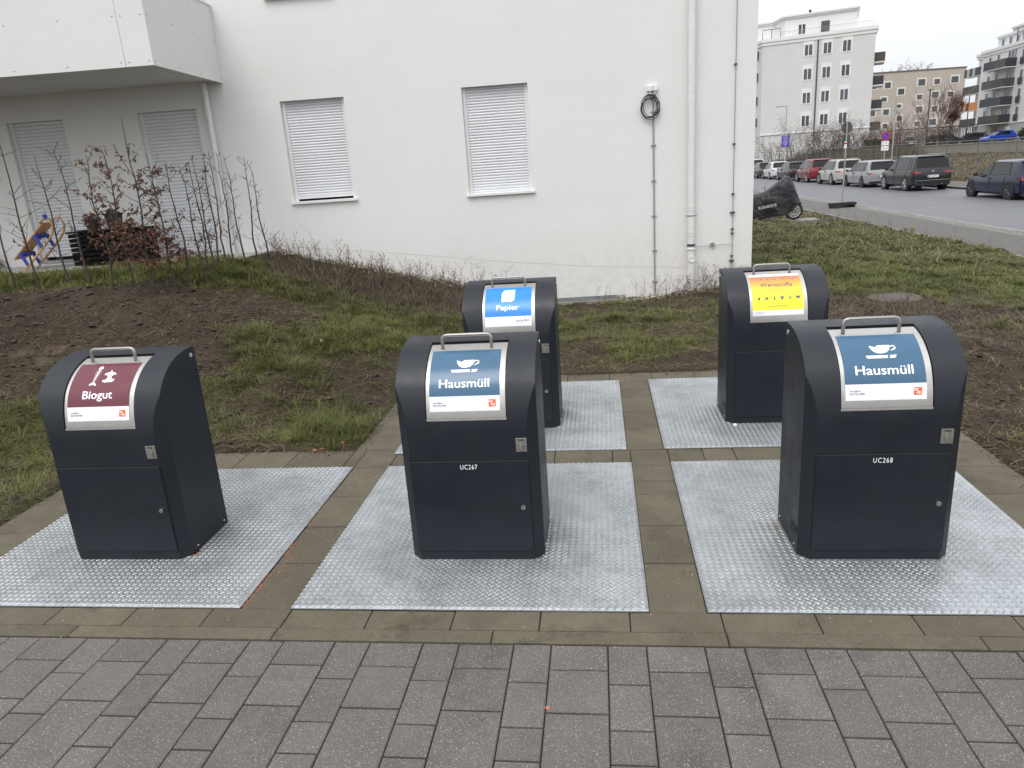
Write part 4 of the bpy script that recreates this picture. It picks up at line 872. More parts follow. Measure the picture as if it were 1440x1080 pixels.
def ok_here(x, y):
    wy = 8.318 + (x - 3.72) * math.tan(TH)
    return soil_mask(x, y) & ~((x < -3.42) & (y > 6.5)) & (x < 9.66) & ~((x < 3.74) & (y > wy - .02)) & ~((np.abs(x - mhx) < .27) & (np.abs(y - mhy) < .27))
mhx, mhy = 5.28, 7.0
def ribbons(name, x, y, dirx, diry, L, w, rise, bend, m, seed, segs=3, kink=0.0):
    """thin curved ribbons: start point, heading, length, width, how steeply they rise and how far they bow"""
    rs = np.random.RandomState(seed); n = len(x); z = terrain(x, y) - .01
    P = np.zeros((n, segs + 1, 3)); P[:, 0] = np.stack([x, y, z], -1); hd = np.arctan2(diry, dirx); el = np.arcsin(np.clip(rise, -.2, .98))
    for i in range(segs):
        st = L / segs; P[:, i + 1, 0] = P[:, i, 0] + np.cos(hd) * np.cos(el) * st; P[:, i + 1, 1] = P[:, i, 1] + np.sin(hd) * np.cos(el) * st; P[:, i + 1, 2] = P[:, i, 2] + np.sin(el) * st
        el = el - bend * rs.uniform(.4, 1.4, n); hd = hd + kink * rs.normal(0, 1, n)
    side = rs.uniform(0, np.pi, n) * .0 + np.arctan2(diry, dirx) + np.pi / 2; wx, wy_ = np.cos(side) * w / 2, np.sin(side) * w / 2
    nv = 2 * segs + 1; V = np.zeros((n, nv, 3))
    for i in range(segs):
        f = 1 - .55 * i / segs; V[:, 2 * i] = P[:, i] - np.stack([wx * f, wy_ * f, 0 * wx], -1); V[:, 2 * i + 1] = P[:, i] + np.stack([wx * f, wy_ * f, 0 * wx], -1)
    V[:, nv - 1] = P[:, segs]
    b = (np.arange(n) * nv)[:, None]; li = []; tot = []
    for i in range(segs - 1): li.append((b + np.array([2 * i, 2 * i + 1, 2 * i + 3, 2 * i + 2])).ravel()); tot.append(np.full(n, 4))
    li.append((b + np.array([nv - 3, nv - 2, nv - 1])).ravel()); tot.append(np.full(n, 3)); li = np.concatenate(li); tot = np.concatenate(tot)
    me = bpy.data.meshes.new(name); me.vertices.add(n * nv); me.vertices.foreach_set('co', V.ravel()); me.loops.add(len(li)); me.loops.foreach_set('vertex_index', li.astype(np.int32))
    me.polygons.add(len(tot)); me.polygons.foreach_set('loop_start', np.concatenate([[0], np.cumsum(tot)[:-1]]).astype(np.int32)); me.update(calc_edges=True); me.materials.append(m)
    o = bpy.data.objects.new(name, me); C.objects.link(o); return tag(o, kind='stuff')
def scatter(rs, N_, dens, box, fall=1.2):
    x = rs.uniform(box[0], box[1], N_ * 8); y = rs.uniform(box[2], box[3], N_ * 8); dc = np.hypot(x - 1.49, y + 2.8)
    k = rs.rand(len(x)) < dens(x, y) * ok_here(x, y) * np.clip(7 / dc, 0, 1) ** fall; return x[k][:N_], y[k][:N_]
def tufts(name, N_, per, dens, hgt, w, spread, m, seed, box, fall=1.2):
    rs = np.random.RandomState(seed); tx, ty = scatter(rs, N_, dens, box, fall); n = len(tx); big = rs.gamma(3, .33, n) * (.6 + .8 * np.clip(green(tx, ty), 0, 1)); big = np.clip(big, .35, 2.0)
    cnt = np.maximum(4, (per * big).astype(int)); ix = np.repeat(np.arange(n), cnt); M_ = len(ix); a = rs.uniform(0, 2 * np.pi, M_); rad = np.abs(rs.normal(0, 1, M_)) * spread * big[ix]
    x = tx[ix] + np.cos(a) * rad; y = ty[ix] + np.sin(a) * rad; k = ok_here(x, y); x, y, a, ix = x[k], y[k], a[k], ix[k]; M_ = len(x)
    lean = rs.uniform(0, 2 * np.pi, n)[ix]; hx = np.cos(a) + .7 * np.cos(lean) + rs.normal(0, .3, M_); hy = np.sin(a) + .7 * np.sin(lean) + rs.normal(0, .3, M_)
    dc = np.hypot(x - 1.49, y + 2.8); L = hgt * (.55 + .5 * big[ix]) * rs.uniform(.5, 1.2, M_)
    return ribbons(name, x, y, hx, hy, L, w * rs.uniform(.7, 1.3, M_) * np.clip(dc / 6.5, 1, 3.5), rs.uniform(.55, .98, M_), .38, m, seed + 50, 3, .12)
G = lambda x, y: np.clip((green(x, y) + .5 * vnoise(x, y, 5.5) - .34) * 1.35, 0, 1)
tufts('grass', 3600, 34, G, .092, .0040, .040, M['grass'], 1, (-8.0, 9.6, .6, 11.5))
tufts('grass', 1500, 42, lambda x, y: np.clip(.9 * gauss(x, y, -4.6, 5.75, 3.6, .62), 0, 1), .115, .0042, .05, M['grass'], 11, (-9, -2.6, 4.6, 6.5), .6)
tufts('grass', 300, 50, lambda x, y: np.clip(1.1 * gauss(x, y, -.62, 2.28, .32, .22) + .8 * gauss(x, y, -.95, 2.95, .3) + .6 * gauss(x, y, -1.7, 3.3, .35) + .5 * gauss(x, y, -.5, 3.9, .8, .5) + .35 * gauss(x, y, 2.0, 4.7, .3), 0, 1), .12, .0042, .045, M['grass'], 12, (-3, 3, 1.98, 5), 0)
tufts('grass', 4200, 18, lambda x, y: np.clip(green(x, y) * 1.3 - .25 + .8 * vnoise(x, y, 1.1) + .6 * vnoise(x, y, 3.1), 0.03, 1), .085, .006, .09, M['grass'], 2, (3.6, 9.6, 8, 55), .9)
# short turf between the tufts
tufts('grass', 9000, 12, lambda x, y: np.clip(green(x, y) + .4 * vnoise(x, y, 6) - .05, 0.07, 1), .05, .0042, .05, M['grass'], 13, (-8.0, 9.6, .6, 11.5))
rs = np.random.RandomState(21)
def lying(name, N_, dens, L, w, m, seed, box, rise=.12, kink=.45, fall=1.2, lr=.25):
    rs = np.random.RandomState(seed); x, y = scatter(rs, N_, dens, box, fall); n = len(x); a = rs.uniform(0, 2 * np.pi, n); dc = np.hypot(x - 1.49, y + 2.8)
    return ribbons(name, x, y, np.cos(a), np.sin(a), L * rs.gamma(3, .33, n), w * rs.uniform(.6, 1.4, n) * np.clip(dc / 6.5, 1, 3.5), rs.uniform(0, lr, n) + rise, .16, m, seed + 70, 4, kink)
sd_ = lambda x, y: .22 + .45 * gauss(x, y, 1.6, 5.2, 2.6, 1.6) + .5 * gauss(x, y, -1.2, 2.7, 1.3, .7) + .5 * gauss(x, y, -3, 1.4, 1.2, 1.2) + .4 * gauss(x, y, 4.3, 1.6, .6, 1.2) + .45 * gauss(x, y, -3.4, 3.2, 2.2, 1.0) + .8 * np.clip(vnoise(x, y, 2.1) + vnoise(x, y, 5), 0, 1) 
lying('dry_grass', 80000, sd_, .12, .0038, M['straw'], 3, (-8.0, 9.6, .4, 12))
lying('dry_grass', 30000, lambda x, y: .6 + 0 * x, .15, .0065, M['straw'], 5, (3.6, 9.6, 9, 55), .35, .3, .9)
band = lambda x, y: np.clip(1.15 * np.exp(-((y - (6.75 + .10 * x)) / .85) ** 2) * (1 - sstep((x + .1) / 1.0)) * sstep((x + 3.3) / .9), 0, 1) * (.55 + .9 * np.clip(vnoise(x, y, 2.7) + .3, 0, 1))
lying('dead_scrub', 13500, band, .17, .0040, M['scrub'], 4, (-3.9, 1.2, 4.4, 8.3), .15, .5, .6, .8)
rb = lambda x, y: np.clip(.9 * gauss(x, y, 4.7, 6.3, 1.3, .9) + .45 * gauss(x, y, 6.0, 5.0, 1.4, .9) + .6 * gauss(x, y, 2.9, 7.9, .8, .35), 0, 1)
lying('dead_scrub', 11000, rb, .15, .0040, M['scrub'], 6, (1.5, 8, 3.5, 8.4), .10, .5, .6, .7)
# taller dead weeds with seed heads along the wall
mb = MB(); r = random.Random(9)
def weed(x, y, h, nb):
    z = float(terrain(x, y)) - .02; p = Vector((x, y, z)); dv = Vector((r.uniform(-.35, .35), r.uniform(-.25, .1), 1)).normalized(); q = [p.copy()]
    for j in range(5): dv = (dv + Vector((r.uniform(-.18, .18), r.uniform(-.15, .15), 0))).normalized(); p = p + dv * h / 5; q.append(p.copy())
    mb.tube(q, [.0028, .0026, .0023, .002, .0016, .0012], 3)
    for _ in range(nb):
        i = r.randrange(2, 5); e = q[i] + Vector((r.uniform(-1, 1), r.uniform(-.7, .7), r.uniform(.5, 1.3))) * h * .20; m_ = (q[i] + e) / 2 + Vector((0, 0, -.01)); mb.tube([q[i], m_, e], [.0018, .0015, .001], 3)
        for _ in range(3): c = e + Vector((r.uniform(-.012, .012), r.uniform(-.012, .012), r.uniform(-.01, .014))); s = r.uniform(.003, .0065); mb.add([c + Vector((s, 0, 0)), c + Vector((0, s, 0)), c + Vector((0, 0, s)), c - Vector((s, 0, 0)), c - Vector((0, s, 0)), c - Vector((0, 0, s))], [(0, 1, 2), (1, 3, 2), (3, 4, 2), (4, 0, 2), (1, 0, 5), (3, 1, 5), (4, 3, 5), (0, 4, 5)])
for _ in range(210):
    x = r.uniform(-3.3, .6); y = 8.318 + (x - 3.72) * math.tan(TH) - r.uniform(.06, .8) - .2; weed(x, y, r.uniform(.12, .42) * (1 if r.random() < .85 else 1.35), r.randrange(2, 7))
for _ in range(70):
    x = r.gauss(2.95, .42); y = 8.1 + (x - 2.9) * .07 - r.uniform(0, .35); weed(x, y, r.uniform(.1, .42), r.randrange(2, 7))
for _ in range(22):
    x = r.uniform(.9, 3.6); y = 8.10 + (x - 2.9) * .07 - r.uniform(0, .2); weed(x, y, r.uniform(.1, .38), 1)
for _ in range(60): weed(r.uniform(7, 9.5), r.uniform(12, 24), r.uniform(.2, .5), 2)
for _ in range(40): weed(r.gauss(5.2, .5), r.gauss(6.2, .35), r.uniform(.08, .22), 3)
o = mb.build('dead_weeds', M['scrub']); tag(o, kind='stuff')
# twigs and clods scattered on the bare soil
mb = MB()
for _ in range(520):
    x, y = r.uniform(-6, 7.5), r.uniform(1.0, 7); 
    if not soil_mask(x, y): continue
    a = r.uniform(0, 6.3); L = r.uniform(.04, .22); q = []
    for j in range(5): px, py = x + math.cos(a) * L * (j / 4 - .5), y + math.sin(a) * L * (j / 4 - .5); a += r.uniform(-.25, .25); q.append((px, py, float(terrain(px, py)) + .008 + .02 * math.sin(j * .8) * r.random()))
    mb.tube(q, r.uniform(.001, .0024), 3)
tag(mb.build('twigs', M['straw']), kind='stuff')
mb = MB()
for _ in range(2000):
    x, y = r.choice([(r.uniform(-6, -.5), r.uniform(1.2, 4.6)), (r.uniform(-6, -1.5), r.uniform(2.2, 4.6)), (r.uniform(3.95, 8), r.uniform(.5, 6))])
    if not soil_mask(x, y): continue
    s = r.uniform(.008, .038) * r.uniform(.6, 1.2); z = float(terrain(x, y)) + s * .2; c = Vector((x, y, z)); n = 5; ring = [c + Vector((s * r.uniform(.7, 1.2) * math.cos(k * 2 * math.pi / n), s * r.uniform(.7, 1.2) * math.sin(k * 2 * math.pi / n), r.uniform(-.1, .2) * s)) for k in range(n)]
    mb.add(ring + [c + Vector((0, 0, s * .6)), c - Vector((0, 0, s * .7))], [(k, (k + 1) % n, 5) for k in range(n)] + [((k + 1) % n, k, 6) for k in range(n)])
tag(mb.build('soil_clods', mat('soil_clod', (0.045, 0.032, 0.023), 0.95, var=.4, scale=20, island=.35)), kind='stuff')

# ------------------------------------------------------------------ small litter
def chip(name, x, y, s, m, label, cat='litter', grp=None, flat=.5):
    r = random.Random(int(abs(x * 1000 + y * 77))); mb = MB(); n = 7; ring = [(s * r.uniform(.6, 1.1) * math.cos(k * 6.283 / n), s * .7 * r.uniform(.6, 1.1) * math.sin(k * 6.283 / n), 0) for k in range(n)]
    top = [(a * .7, b * .7, s * flat * r.uniform(.7, 1.1)) for a, b, c in ring]; mb.add(ring + top, [(k, (k + 1) % n, n + (k + 1) % n, n + k) for k in range(n)] + [tuple(range(n, 2 * n))])
    z = float(terrain(x, y)) if soil_mask(x, y) else .001
    o = mb.build(name, m, loc=(x, y, z)); tag(o, label, cat, grp); return o
M['brick'] = mat('broken_brick', (0.50, 0.16, 0.09), 0.9, var=.3, scale=80)
M['carrot'] = mat('orange_scrap', (0.62, 0.22, 0.07), 0.7)
M['paperw'] = mat('white_scrap', (0.72, 0.72, 0.72), 0.8)
chip('brick_chip', 1.245, -.60, .013, M['brick'], 'small pink brick chip lying on the grey pavers in front', 'brick chip')
def gp(px, py, z=0.0):
    f = 1009.3; dv = fwd + rt * ((px - 720) / f) - up2 * ((py - 540) / f); t = (z - 1.9) / dv.z; return 1.4858 + dv.x * t, -2.776 + dv.y * t
for i, (px, py, sz, lb) in enumerate(((441, 628, .022, 'orange peel scrap at the slab edge, leftmost of three'), (452, 625, .026, 'longest orange peel scrap in the grass tuft by the slabs'), (482, 624, .018, 'orange peel scrap on bare soil, rightmost of three'))):
    x, y = gp(px, py, .03); chip('peel_scrap', x, max(y, 2.02), sz, M['carrot'], lb, 'scrap', 'orange scraps beside the slabs', .25)
x, y = gp(542, 441, .5); chip('paper_scrap', x, y, .04, M['paperw'], 'crumpled white paper scrap in the dead scrub on the mound', 'scrap', None, .4)
x, y = gp(456, 508, .2); chip('feather', x, y, .03, M['paperw'], 'small white feather in the green grass left of bin UC267', 'feather', None, .8)
x, y = gp(1031, 600, 0); chip('paper_shred', 2.43, 2.30, .022, M['paperw'], 'tiny white paper shred at the foot of the Wertstoffe bin', 'scrap', None, .5).location.z = .0125
rr = random.Random(4); mb = MB()
for _ in range(260):
    y = rr.uniform(-.01, 1.0) * (1 if rr.random() < .4 else .6); x = -GAP + abs(rr.gauss(0, .016 + .05 * (abs(y - .38) < .1))) + .002; s_ = rr.uniform(.0012, .0038); c = Vector((x, y, .001))
    mb.add([c + Vector((s_, 0, 0)), c + Vector((0, s_, 0)), c + Vector((-s_, 0, 0)), c + Vector((0, -s_, 0)), c + Vector((0, 0, s_))], [(0, 1, 4), (1, 2, 4), (2, 3, 4), (3, 0, 4)])
tag(mb.build('brick_crumbs', M['brick']), kind='stuff')
mb = MB()
for _ in range(260):
    x, y = rr.choice([(rr.uniform(-2.2, 3.9), rr.uniform(-.2, 0)), (rr.uniform(PW, PW + GAP), rr.uniform(0, 3.4)), (rr.uniform(-GAP, 0), rr.uniform(0, 1.9)), (rr.uniform(-2, 4), rr.uniform(-1, -.2))]); s_ = rr.uniform(.001, .0045); c = Vector((x, y, .001))
    mb.add([c + Vector((s_, 0, 0)), c + Vector((0, s_, 0)), c + Vector((-s_, 0, 0)), c + Vector((0, -s_, 0)), c + Vector((0, 0, s_))], [(0, 1, 4), (1, 2, 4), (2, 3, 4), (3, 0, 4)])
tag(mb.build('grit', mat('pale_grit', (.25, .23, .20), .9, island=.7)), kind='stuff')
# manhole
mx_, my_ = 5.28, 7.0; mh = thing('manhole_cover', 'round concrete manhole cover in the reddish scrub behind the bins', 'manhole cover', (mx_, my_, float(base_h(mx_, my_)) + .02))
mb = MB(); mb.disc_profile((0, 0, 0), (0, 0, 1), [(.32, -.2), (.32, 0), (.31, .010), (.25, .010), (.245, -.01)], 40); mb.build('ring', M['slab'], mh, smooth=30)
mb = MB(); mb.disc_profile((0, 0, 0), (0, 0, 1), [(.242, -.02), (.242, .004), (.235, .010), (.0, .012)], 40); mb.build('lid', mat('manhole_lid', (.085, .073, .066), .8, var=.2, scale=14), mh, smooth=30)

# ------------------------------------------------------------------ road, footpaths
def road_mat():
    m = M['asphalt']; return m
def sheet(name, x0, x1, y0, y1, z, m):
    mb = MB(); n = 30; 
    for i in range(n):
        a, b = y0 + (y1 - y0) * i / n, y0 + (y1 - y0) * (i + 1) / n; mb.add([(x0, a, z), (x1, a, z), (x1, b, z), (x0, b, z)], [(0, 1, 2, 3)])
    return tag(mb.build(name, m), kind='structure')
sheet('road', 11.95, 18.95, -40, 96, -.41, M['asphalt'])
def walk_mat():
    m = bpy.data.materials.new('footpath_brick_paving'); m.use_nodes = True; t = m.node_tree; p = t.nodes['Principled BSDF']; p.inputs['Roughness'].default_value = .85
    tcn = N(t, 'ShaderNodeTexCoord'); b = N(t, 'ShaderNodeTexBrick'); b.inputs['Scale'].default_value = 5; b.inputs['Mortar Size'].default_value = .03; b.inputs['Color1'].default_value = (.105, .100, .096, 1); b.inputs['Color2'].default_value = (.150, .143, .137, 1); b.inputs['Mortar'].default_value = (.07, .065, .055, 1)
    t.links.new(tcn.outputs['Object'], b.inputs['Vector']); c = link_mix(t, noise(t, tcn.outputs['Object'], 1.3, 7, .75, .45, .7), b.outputs[0], (.10, .092, .078)); t.links.new(c, p.inputs['Base Color']); return m
M['walk'] = walk_mat()
sheet('footpath', 9.72, 11.42, -40, 96, -.385, M['walk'])
sheet('gutter_strip', 11.42, 11.80, -40, 96, -.388, mat('small_cobbles', (.17, .16, .145), .9, var=.4, scale=14, bump=1, bscale=25))
sheet('far_footpath', 19.10, 21.15, -40, 96, -.30, M['walk'])
mb = MB(); y = -40
while y < 96: tile(mb, 11.80, 11.95, y, y + 1.0, z=-.375, gap=.003, ch=.012, jit=.004); tile(mb, 18.95, 19.10, y, y + 1.0, z=-.30, gap=.003, ch=.012, jit=.004); y += 1.0
mb.v = [(a, b, c if c > -.42 or True else c) for a, b, c in mb.v]; tag(mb.build('road_kerb', M['kerb']), kind='structure')
mb = MB(); y = -40
while y < 96: tile(mb, 9.64, 9.72, y, y + 1.0, z=-.365, gap=.003, ch=.006, jit=.006); y += 1.0
tag(mb.build('lawn_edging', M['kerb']), kind='structure')

# ------------------------------------------------------------------ cars
M['tyre'] = mat('tyre_rubber', (0.012, 0.012, 0.013), 0.8)
M['rim'] = mat('alloy_rim', (0.42, 0.43, 0.44), 0.35, 0.8)
M['rimd'] = mat('dark_alloy_rim', (0.10, 0.10, 0.11), 0.35, 0.8)
M['glass'] = mat('car_glass', (0.006, 0.007, 0.008), 0.08, spec=0.35)
M['tail'] = mat('red_tail_lamp', (0.26, 0.008, 0.012), 0.2, coat=.5)
M['head'] = mat('clear_head_lamp', (0.55, 0.57, 0.60), 0.15, coat=.5)
M['trim'] = mat('black_plastic_trim', (0.014, 0.014, 0.015), 0.6)
M['plate_w'] = mat('number_plate_white', (0.75, 0.75, 0.73), 0.5)
M['plate_b'] = mat('number_plate_blue', (0.02, 0.07, 0.40), 0.5)
def carpaint(n, c): return mat('car_paint_' + n, c, 0.26, 0.0, coat=0.35, spec=.32)
def make_car(name, label, x, y, z, rz, paint, L=4.3, H=1.45, W=1.8, wb=2.6, style='hatch', rims='rim', plate='B LB 894', detail=True, group='cars parked in a row along the far kerb', rails=False):
    """local frame: +y forward, rear axle at y = 0"""
    t = thing(name, label, 'car', (x, y, z), rz, group)
    ro = (L - wb) * .50; fo = L - wb - ro; r = .315 if H < 1.52 else .355; w_ = W / 2; gb = .19 if H < 1.52 else .24
    belt = H * .605; roof = H
    slope = {'hatch': .50, 'suv': .30, 'wagon': .36}[style]
    yR = -ro; cab_r = yR + .10; roof_r = yR + slope + .10; yF = wb + fo; cowl = wb - .34; roof_f = cowl - (.92 if style == 'hatch' else .80); bp = wb * .52
    ST = [  # y, z_low, belt z, roof z, half width factor, roof width factor
        (yR, .42, belt * .80, belt * .80 + .012, .80, .93), (yR + .035, gb + .06, belt * .90, belt * .92, .90, .93), (cab_r, gb, belt, belt + .03, .955, .93), (roof_r - .07, gb, belt + .005, roof - .075, .985, .80), (roof_r + .04, gb, belt + .005, roof - .02, .99, .78),
        (roof_r + .30, gb, belt + .005, roof - .004, 1, .775), (bp - .05, gb, belt, roof, 1, .77), (bp + .05, gb, belt, roof, 1, .77), (roof_f, gb, belt - .01, roof - .035, 1, .765), (roof_f + .10, gb, belt - .012, roof - .085, 1, .77),
        (cowl, gb, belt - .025, belt + .015, .995, .84), (cowl + .42, gb, belt - .075, belt - .045, .985, .86), (wb + fo * .55, gb, belt - .15, belt - .115, .94, .86), (yF - .10, gb + .02, belt - .25, belt - .215, .84, .84), (yF, .32, belt - .36, belt - .345, .72, .80)]
    V = []; nC = 7
    for (yy, zl, bz, rz_, wf, rw) in ST:
        ww = w_ * wf; wr = w_ * rw * (wf if rz_ - bz < .08 else 1); mid = zl + (bz - zl) * .52
        half = [(ww * .90, zl), (ww * .985, zl + .07), (ww, mid), (ww * .965, bz), (wr, rz_ - min(.05, (rz_ - bz) * .3)), (wr * .80, rz_), (0, rz_ + .015 * (rz_ - bz > .2))]
        V += [(-a, yy, b) for a, b in half] + [(a, yy, b) for a, b in half[-2::-1]]
    k = 2 * nC - 1; bf = []; gf = []
    cabin = range(2, 10)
    for i in range(len(ST) - 1):
        for j in range(k - 1):
            f = (i * k + j, (i + 1) * k + j, (i + 1) * k + j + 1, i * k + j + 1)
            gl = False
            if j in (3, 8) and i in ((4, 5, 7) if style != 'hatch' else (5, 7)): gl = True
            if j in (3, 8) and i == 3 and style == 'wagon': gl = True
            if i == 2 and j in (4, 5, 6, 7): gl = True
            if i == 9 and j in (4, 5, 6, 7): gl = True
            bf.append(f)
    mb = MB(); mb.add(V, bf); mb.add([], []); n0 = len(V)
    mb.f.append(tuple(range(k))); mb.m.append(0); mb.f.append(tuple((len(ST) - 1) * k + j for j in range(k - 1, -1, -1))); mb.m.append(0)
    for i in range(len(ST) - 1): mb.f.append((i * k, i * k + k - 1, (i + 1) * k + k - 1, (i + 1) * k)); mb.m.append(0)
    me = None
    body = mb.build('body', paint, t, smooth=32)
    def sx_at(z, f=1.0):
        q = (z - belt) / (roof - .05 - belt); return (w_ * .965 + (w_ * .775 - w_ * .965) * min(1, max(0, q))) * f + .008
    def side(nm, P):
        for sd in (-1, 1):
            m = MB(); m.add([(sd * sx_at(z), y, z) for y, z in P], [tuple(range(len(P)))]); m.build(nm, M['glass'], t)
            m = MB(); n_ = len(P); cy = sum(p[0] for p in P) / n_; cz = sum(p[1] for p in P) / n_; Q = [(cy + (y - cy) * 1.05 + .012 * (1 if y > cy else -1), cz + (z - cz) * 1.06 + .010 * (1 if z > cz else -1)) for y, z in P]
            m.add([(sd * (sx_at(z) - .004), y, z) for y, z in Q], [tuple(range(n_))]); m.build('window_seal', M['trim'], t)
    zb_, zt_ = belt + .035, roof - .105
    side('side_window', [(bp + .05, zb_), (cowl - .16, zb_), (roof_f + .06, zt_), (bp + .05, zt_ + .01)])
    if style == 'hatch': side('side_window', [(roof_r + .22, zb_ + .03), (bp - .05, zb_), (bp - .05, zt_ + .01), (roof_r + .42, zt_)])
    else:
        side('side_window', [(roof_r + .42, zb_), (bp - .05, zb_), (bp - .05, zt_ + .01), (roof_r + .42, zt_)])
        side('quarter_window', [(roof_r + .06, zb_ + .04), (roof_r + .35, zb_), (roof_r + .35, zt_), (roof_r + .16, zt_)])
    def strip_pane(nm, i0, lo, hi, cut):
        m = MB(); P = []
        for tt in (lo, hi):
            row_ = [Vector(V[i0 * k + j]).lerp(Vector(V[(i0 + 1) * k + j]), tt) for j in (4, 5, 6, 7, 8)]
            row_[0] = row_[0].lerp(row_[1], cut); row_[-1] = row_[-1].lerp(row_[-2], cut); P += row_
        n_ = (P[1] - P[0]).cross(P[5] - P[0]).normalized(); n_ = n_ if n_.z > 0 else -n_
        m.add([p + n_ * .007 for p in P], [(j, j + 1, j + 6, j + 5) for j in range(4)]); m.build(nm, M['glass'], t)
    strip_pane('rear_window', 2, .10, .90, .45); strip_pane('windscreen', 9, .06, .94, .25)
    # wheels with arches
    for yy in (0, wb):
        for sd in (-1, 1):
            m = MB(); m.disc_profile((sd * (w_ * .80), yy, r), (sd, 0, 0), [(0, 0), (r * 1.17, 0), (r * 1.17, w_ * .196), (r * .6, w_ * .198), (0, w_ * .198)], 22); m.build('wheel_arch', M['trim'], t, smooth=30)
            m = MB(); m.disc_profile((sd * (w_ * .78), yy, r), (sd, 0, 0), [(0, 0), (r * .93, 0), (r, .04), (r, w_ * .20), (r * .94, w_ * .228), (r * .70, w_ * .226), (r * .66, w_ * .19), (0, w_ * .19)], 24); wh = m.build('wheel', M['tyre'], t, smooth=40)
            if detail:
                m = MB(); m.disc_profile((sd * (w_ * .78), yy, r), (sd, 0, 0), [(r * .70, w_ * .205), (r * .70, w_ * .229), (r * .62, w_ * .227), (r * .61, w_ * .205)], 24)
                for q in range(5):
                    a = q * 2 * math.pi / 5 + .3
                    for e in (-.10, .10):
                        c0 = Vector((sd * w_ * .995, yy, r)); c1_ = c0 + Vector((0, math.cos(a + e * 1.6), math.sin(a + e * 1.6))) * r * .64; m.tube([c0 + Vector((0, math.cos(a), math.sin(a))) * r * .1, c1_], .022, 5)
                m.disc_profile((sd * (w_ * .78), yy, r), (sd, 0, 0), [(r * .16, w_ * .2), (r * .15, w_ * .232), (0, w_ * .234)], 12)
                m.build('rim', M[rims], wh, smooth=30)
    # lamps, bumper, plate
    for sd in (-1, 1):
        m = MB(); z0, z1 = belt * .82, belt * .93; a = w_ * (.52 if style == 'suv' else .60); m.add([(sd * a, yR + .012, z0 + .04), (sd * w_ * .83, yR + .0, z0), (sd * w_ * .83, yR + .035, z1), (sd * a, yR + .045, z1 - .02), (sd * a, yR + .10, z0 + .04), (sd * w_ * .965, yR + .28, z0 + .03), (sd * w_ * .975, yR + .26, z1 - .005), (sd * a, yR + .12, z1 - .02), (sd * w_ * .90, yR + .035, z0), (sd * w_ * .92, yR + .07, z1)],
                [(0, 1, 2, 3), (1, 8, 9, 2), (8, 5, 6, 9), (3, 2, 9, 6, 7), (0, 4, 5, 8, 1)]); m.build('tail_light', M['tail'], t)
        m = MB(); zf = belt - .27; m.add([(sd * w_ * .58, yF - .04, zf), (sd * w_ * .76, yF - .07, zf), (sd * w_ * .955, yF - .42, zf + .10), (sd * w_ * .94, yF - .46, zf + .16), (sd * w_ * .72, yF - .10, zf + .085), (sd * w_ * .58, yF - .06, zf + .06)], [(0, 1, 4, 5), (1, 2, 3, 4)]); m.build('headlight', M['head'], t)
        m = MB(); m.box(min(sd * (w_ + .02), sd * (w_ + .17)), max(sd * (w_ + .02), sd * (w_ + .17)), cowl - .22, cowl - .12, belt - .02, belt + .11); m.box(min(sd * (w_ - .06), sd * (w_ + .03)), max(sd * (w_ - .06), sd * (w_ + .03)), cowl - .19, cowl - .14, belt - .02, belt + .01); m.build('wing_mirror', M['trim'], t, bevel=.02)
    m = MB(); m.box(-w_ * .80, w_ * .80, yR - .035, yR + .03, .34, .40 + .10 * (style == 'suv'), 0); m.box(-w_ * .84, w_ * .84, yR - .02, yR + .08, gb + .02, .34, 1); m.build('rear_bumper', [paint, M['trim']], t, bevel=.012)
    m = MB(); m.add([(-w_ * .9, yR + .3, gb - .01), (w_ * .9, yR + .3, gb - .01), (w_ * .9, yF - .3, gb - .01), (-w_ * .9, yF - .3, gb - .01)], [(0, 3, 2, 1)]); m.box(-w_ * .88, w_ * .88, .5, wb - .5, gb - .02, gb + .09); m.build('underbody', M['trim'], t)
    for xx in (-w_ * 1.001, w_ * 1.001):
        m = MB()
        for yy in (bp, roof_r + .50): m.box(xx - .004, xx + .004, yy - .006, yy + .006, gb + .15, belt - .01)
        for yy in (bp - .18, roof_f + .45 - .9 + .35): m.box(xx - .015, xx + .015, yy, yy + .14, belt - .11, belt - .085)
        m.build('door_seams', M['trim'], t)
    if style in ('suv', 'wagon') and rails:
        for sd in (-1, 1): m = MB(); m.tube([(sd * w_ * .70, roof_r + .1, roof - .01), (sd * w_ * .70, roof_r + .2, roof + .035), (sd * w_ * .70, roof_f - .2, roof + .03), (sd * w_ * .70, roof_f, roof - .02)], .014, 6); m.build('roof_rail', M['rim'], t)
    m = MB(); pz = belt * .68; yp = yR - .006 if style == 'suv' else yR + .0; m.box(-.26, .26, yp - .045, yp, pz - .055, pz + .055, 0); m.box(-.262, -.215, yp - .0475, yp - .0452, pz - .052, pz + .052, 1); pl = m.build('number_plate', [M['plate_w'], M['plate_b']], t)
    if detail and plate:
        v, f = text_fit(plate, -.205, pz - .032, .44, .066); m = MB(); m.add([(a, yp - .0478, b) for a, b in v], f); m.build('lettering', M['text_dark'], pl)
    m = MB(); m.tube([(.05, yR + .115, belt + .09), (.30, yR + .112, belt + .10)], .012, 5); m.build('wiper', M['trim'], t)
    m = MB(); m.box(-w_ * .66, w_ * .66, roof_r - .16, roof_r - .02, roof - .065, roof - .045); m.build('spoiler', paint, t, bevel=.01)
    return t
CX = 17.72
make_car('parked_car', 'dark grey sport utility car with bright exhaust trims, nearest whole car in the row', CX, 36.6, -.41, 0, carpaint('dark_grey', (.016, .018, .020)), 4.5, 1.67, 1.88, 2.75, 'suv', 'rim', 'HG LB 9074', rails=True)
suv = [o for o in bpy.data.objects if o.get('label', '').startswith('dark grey sport')][0]
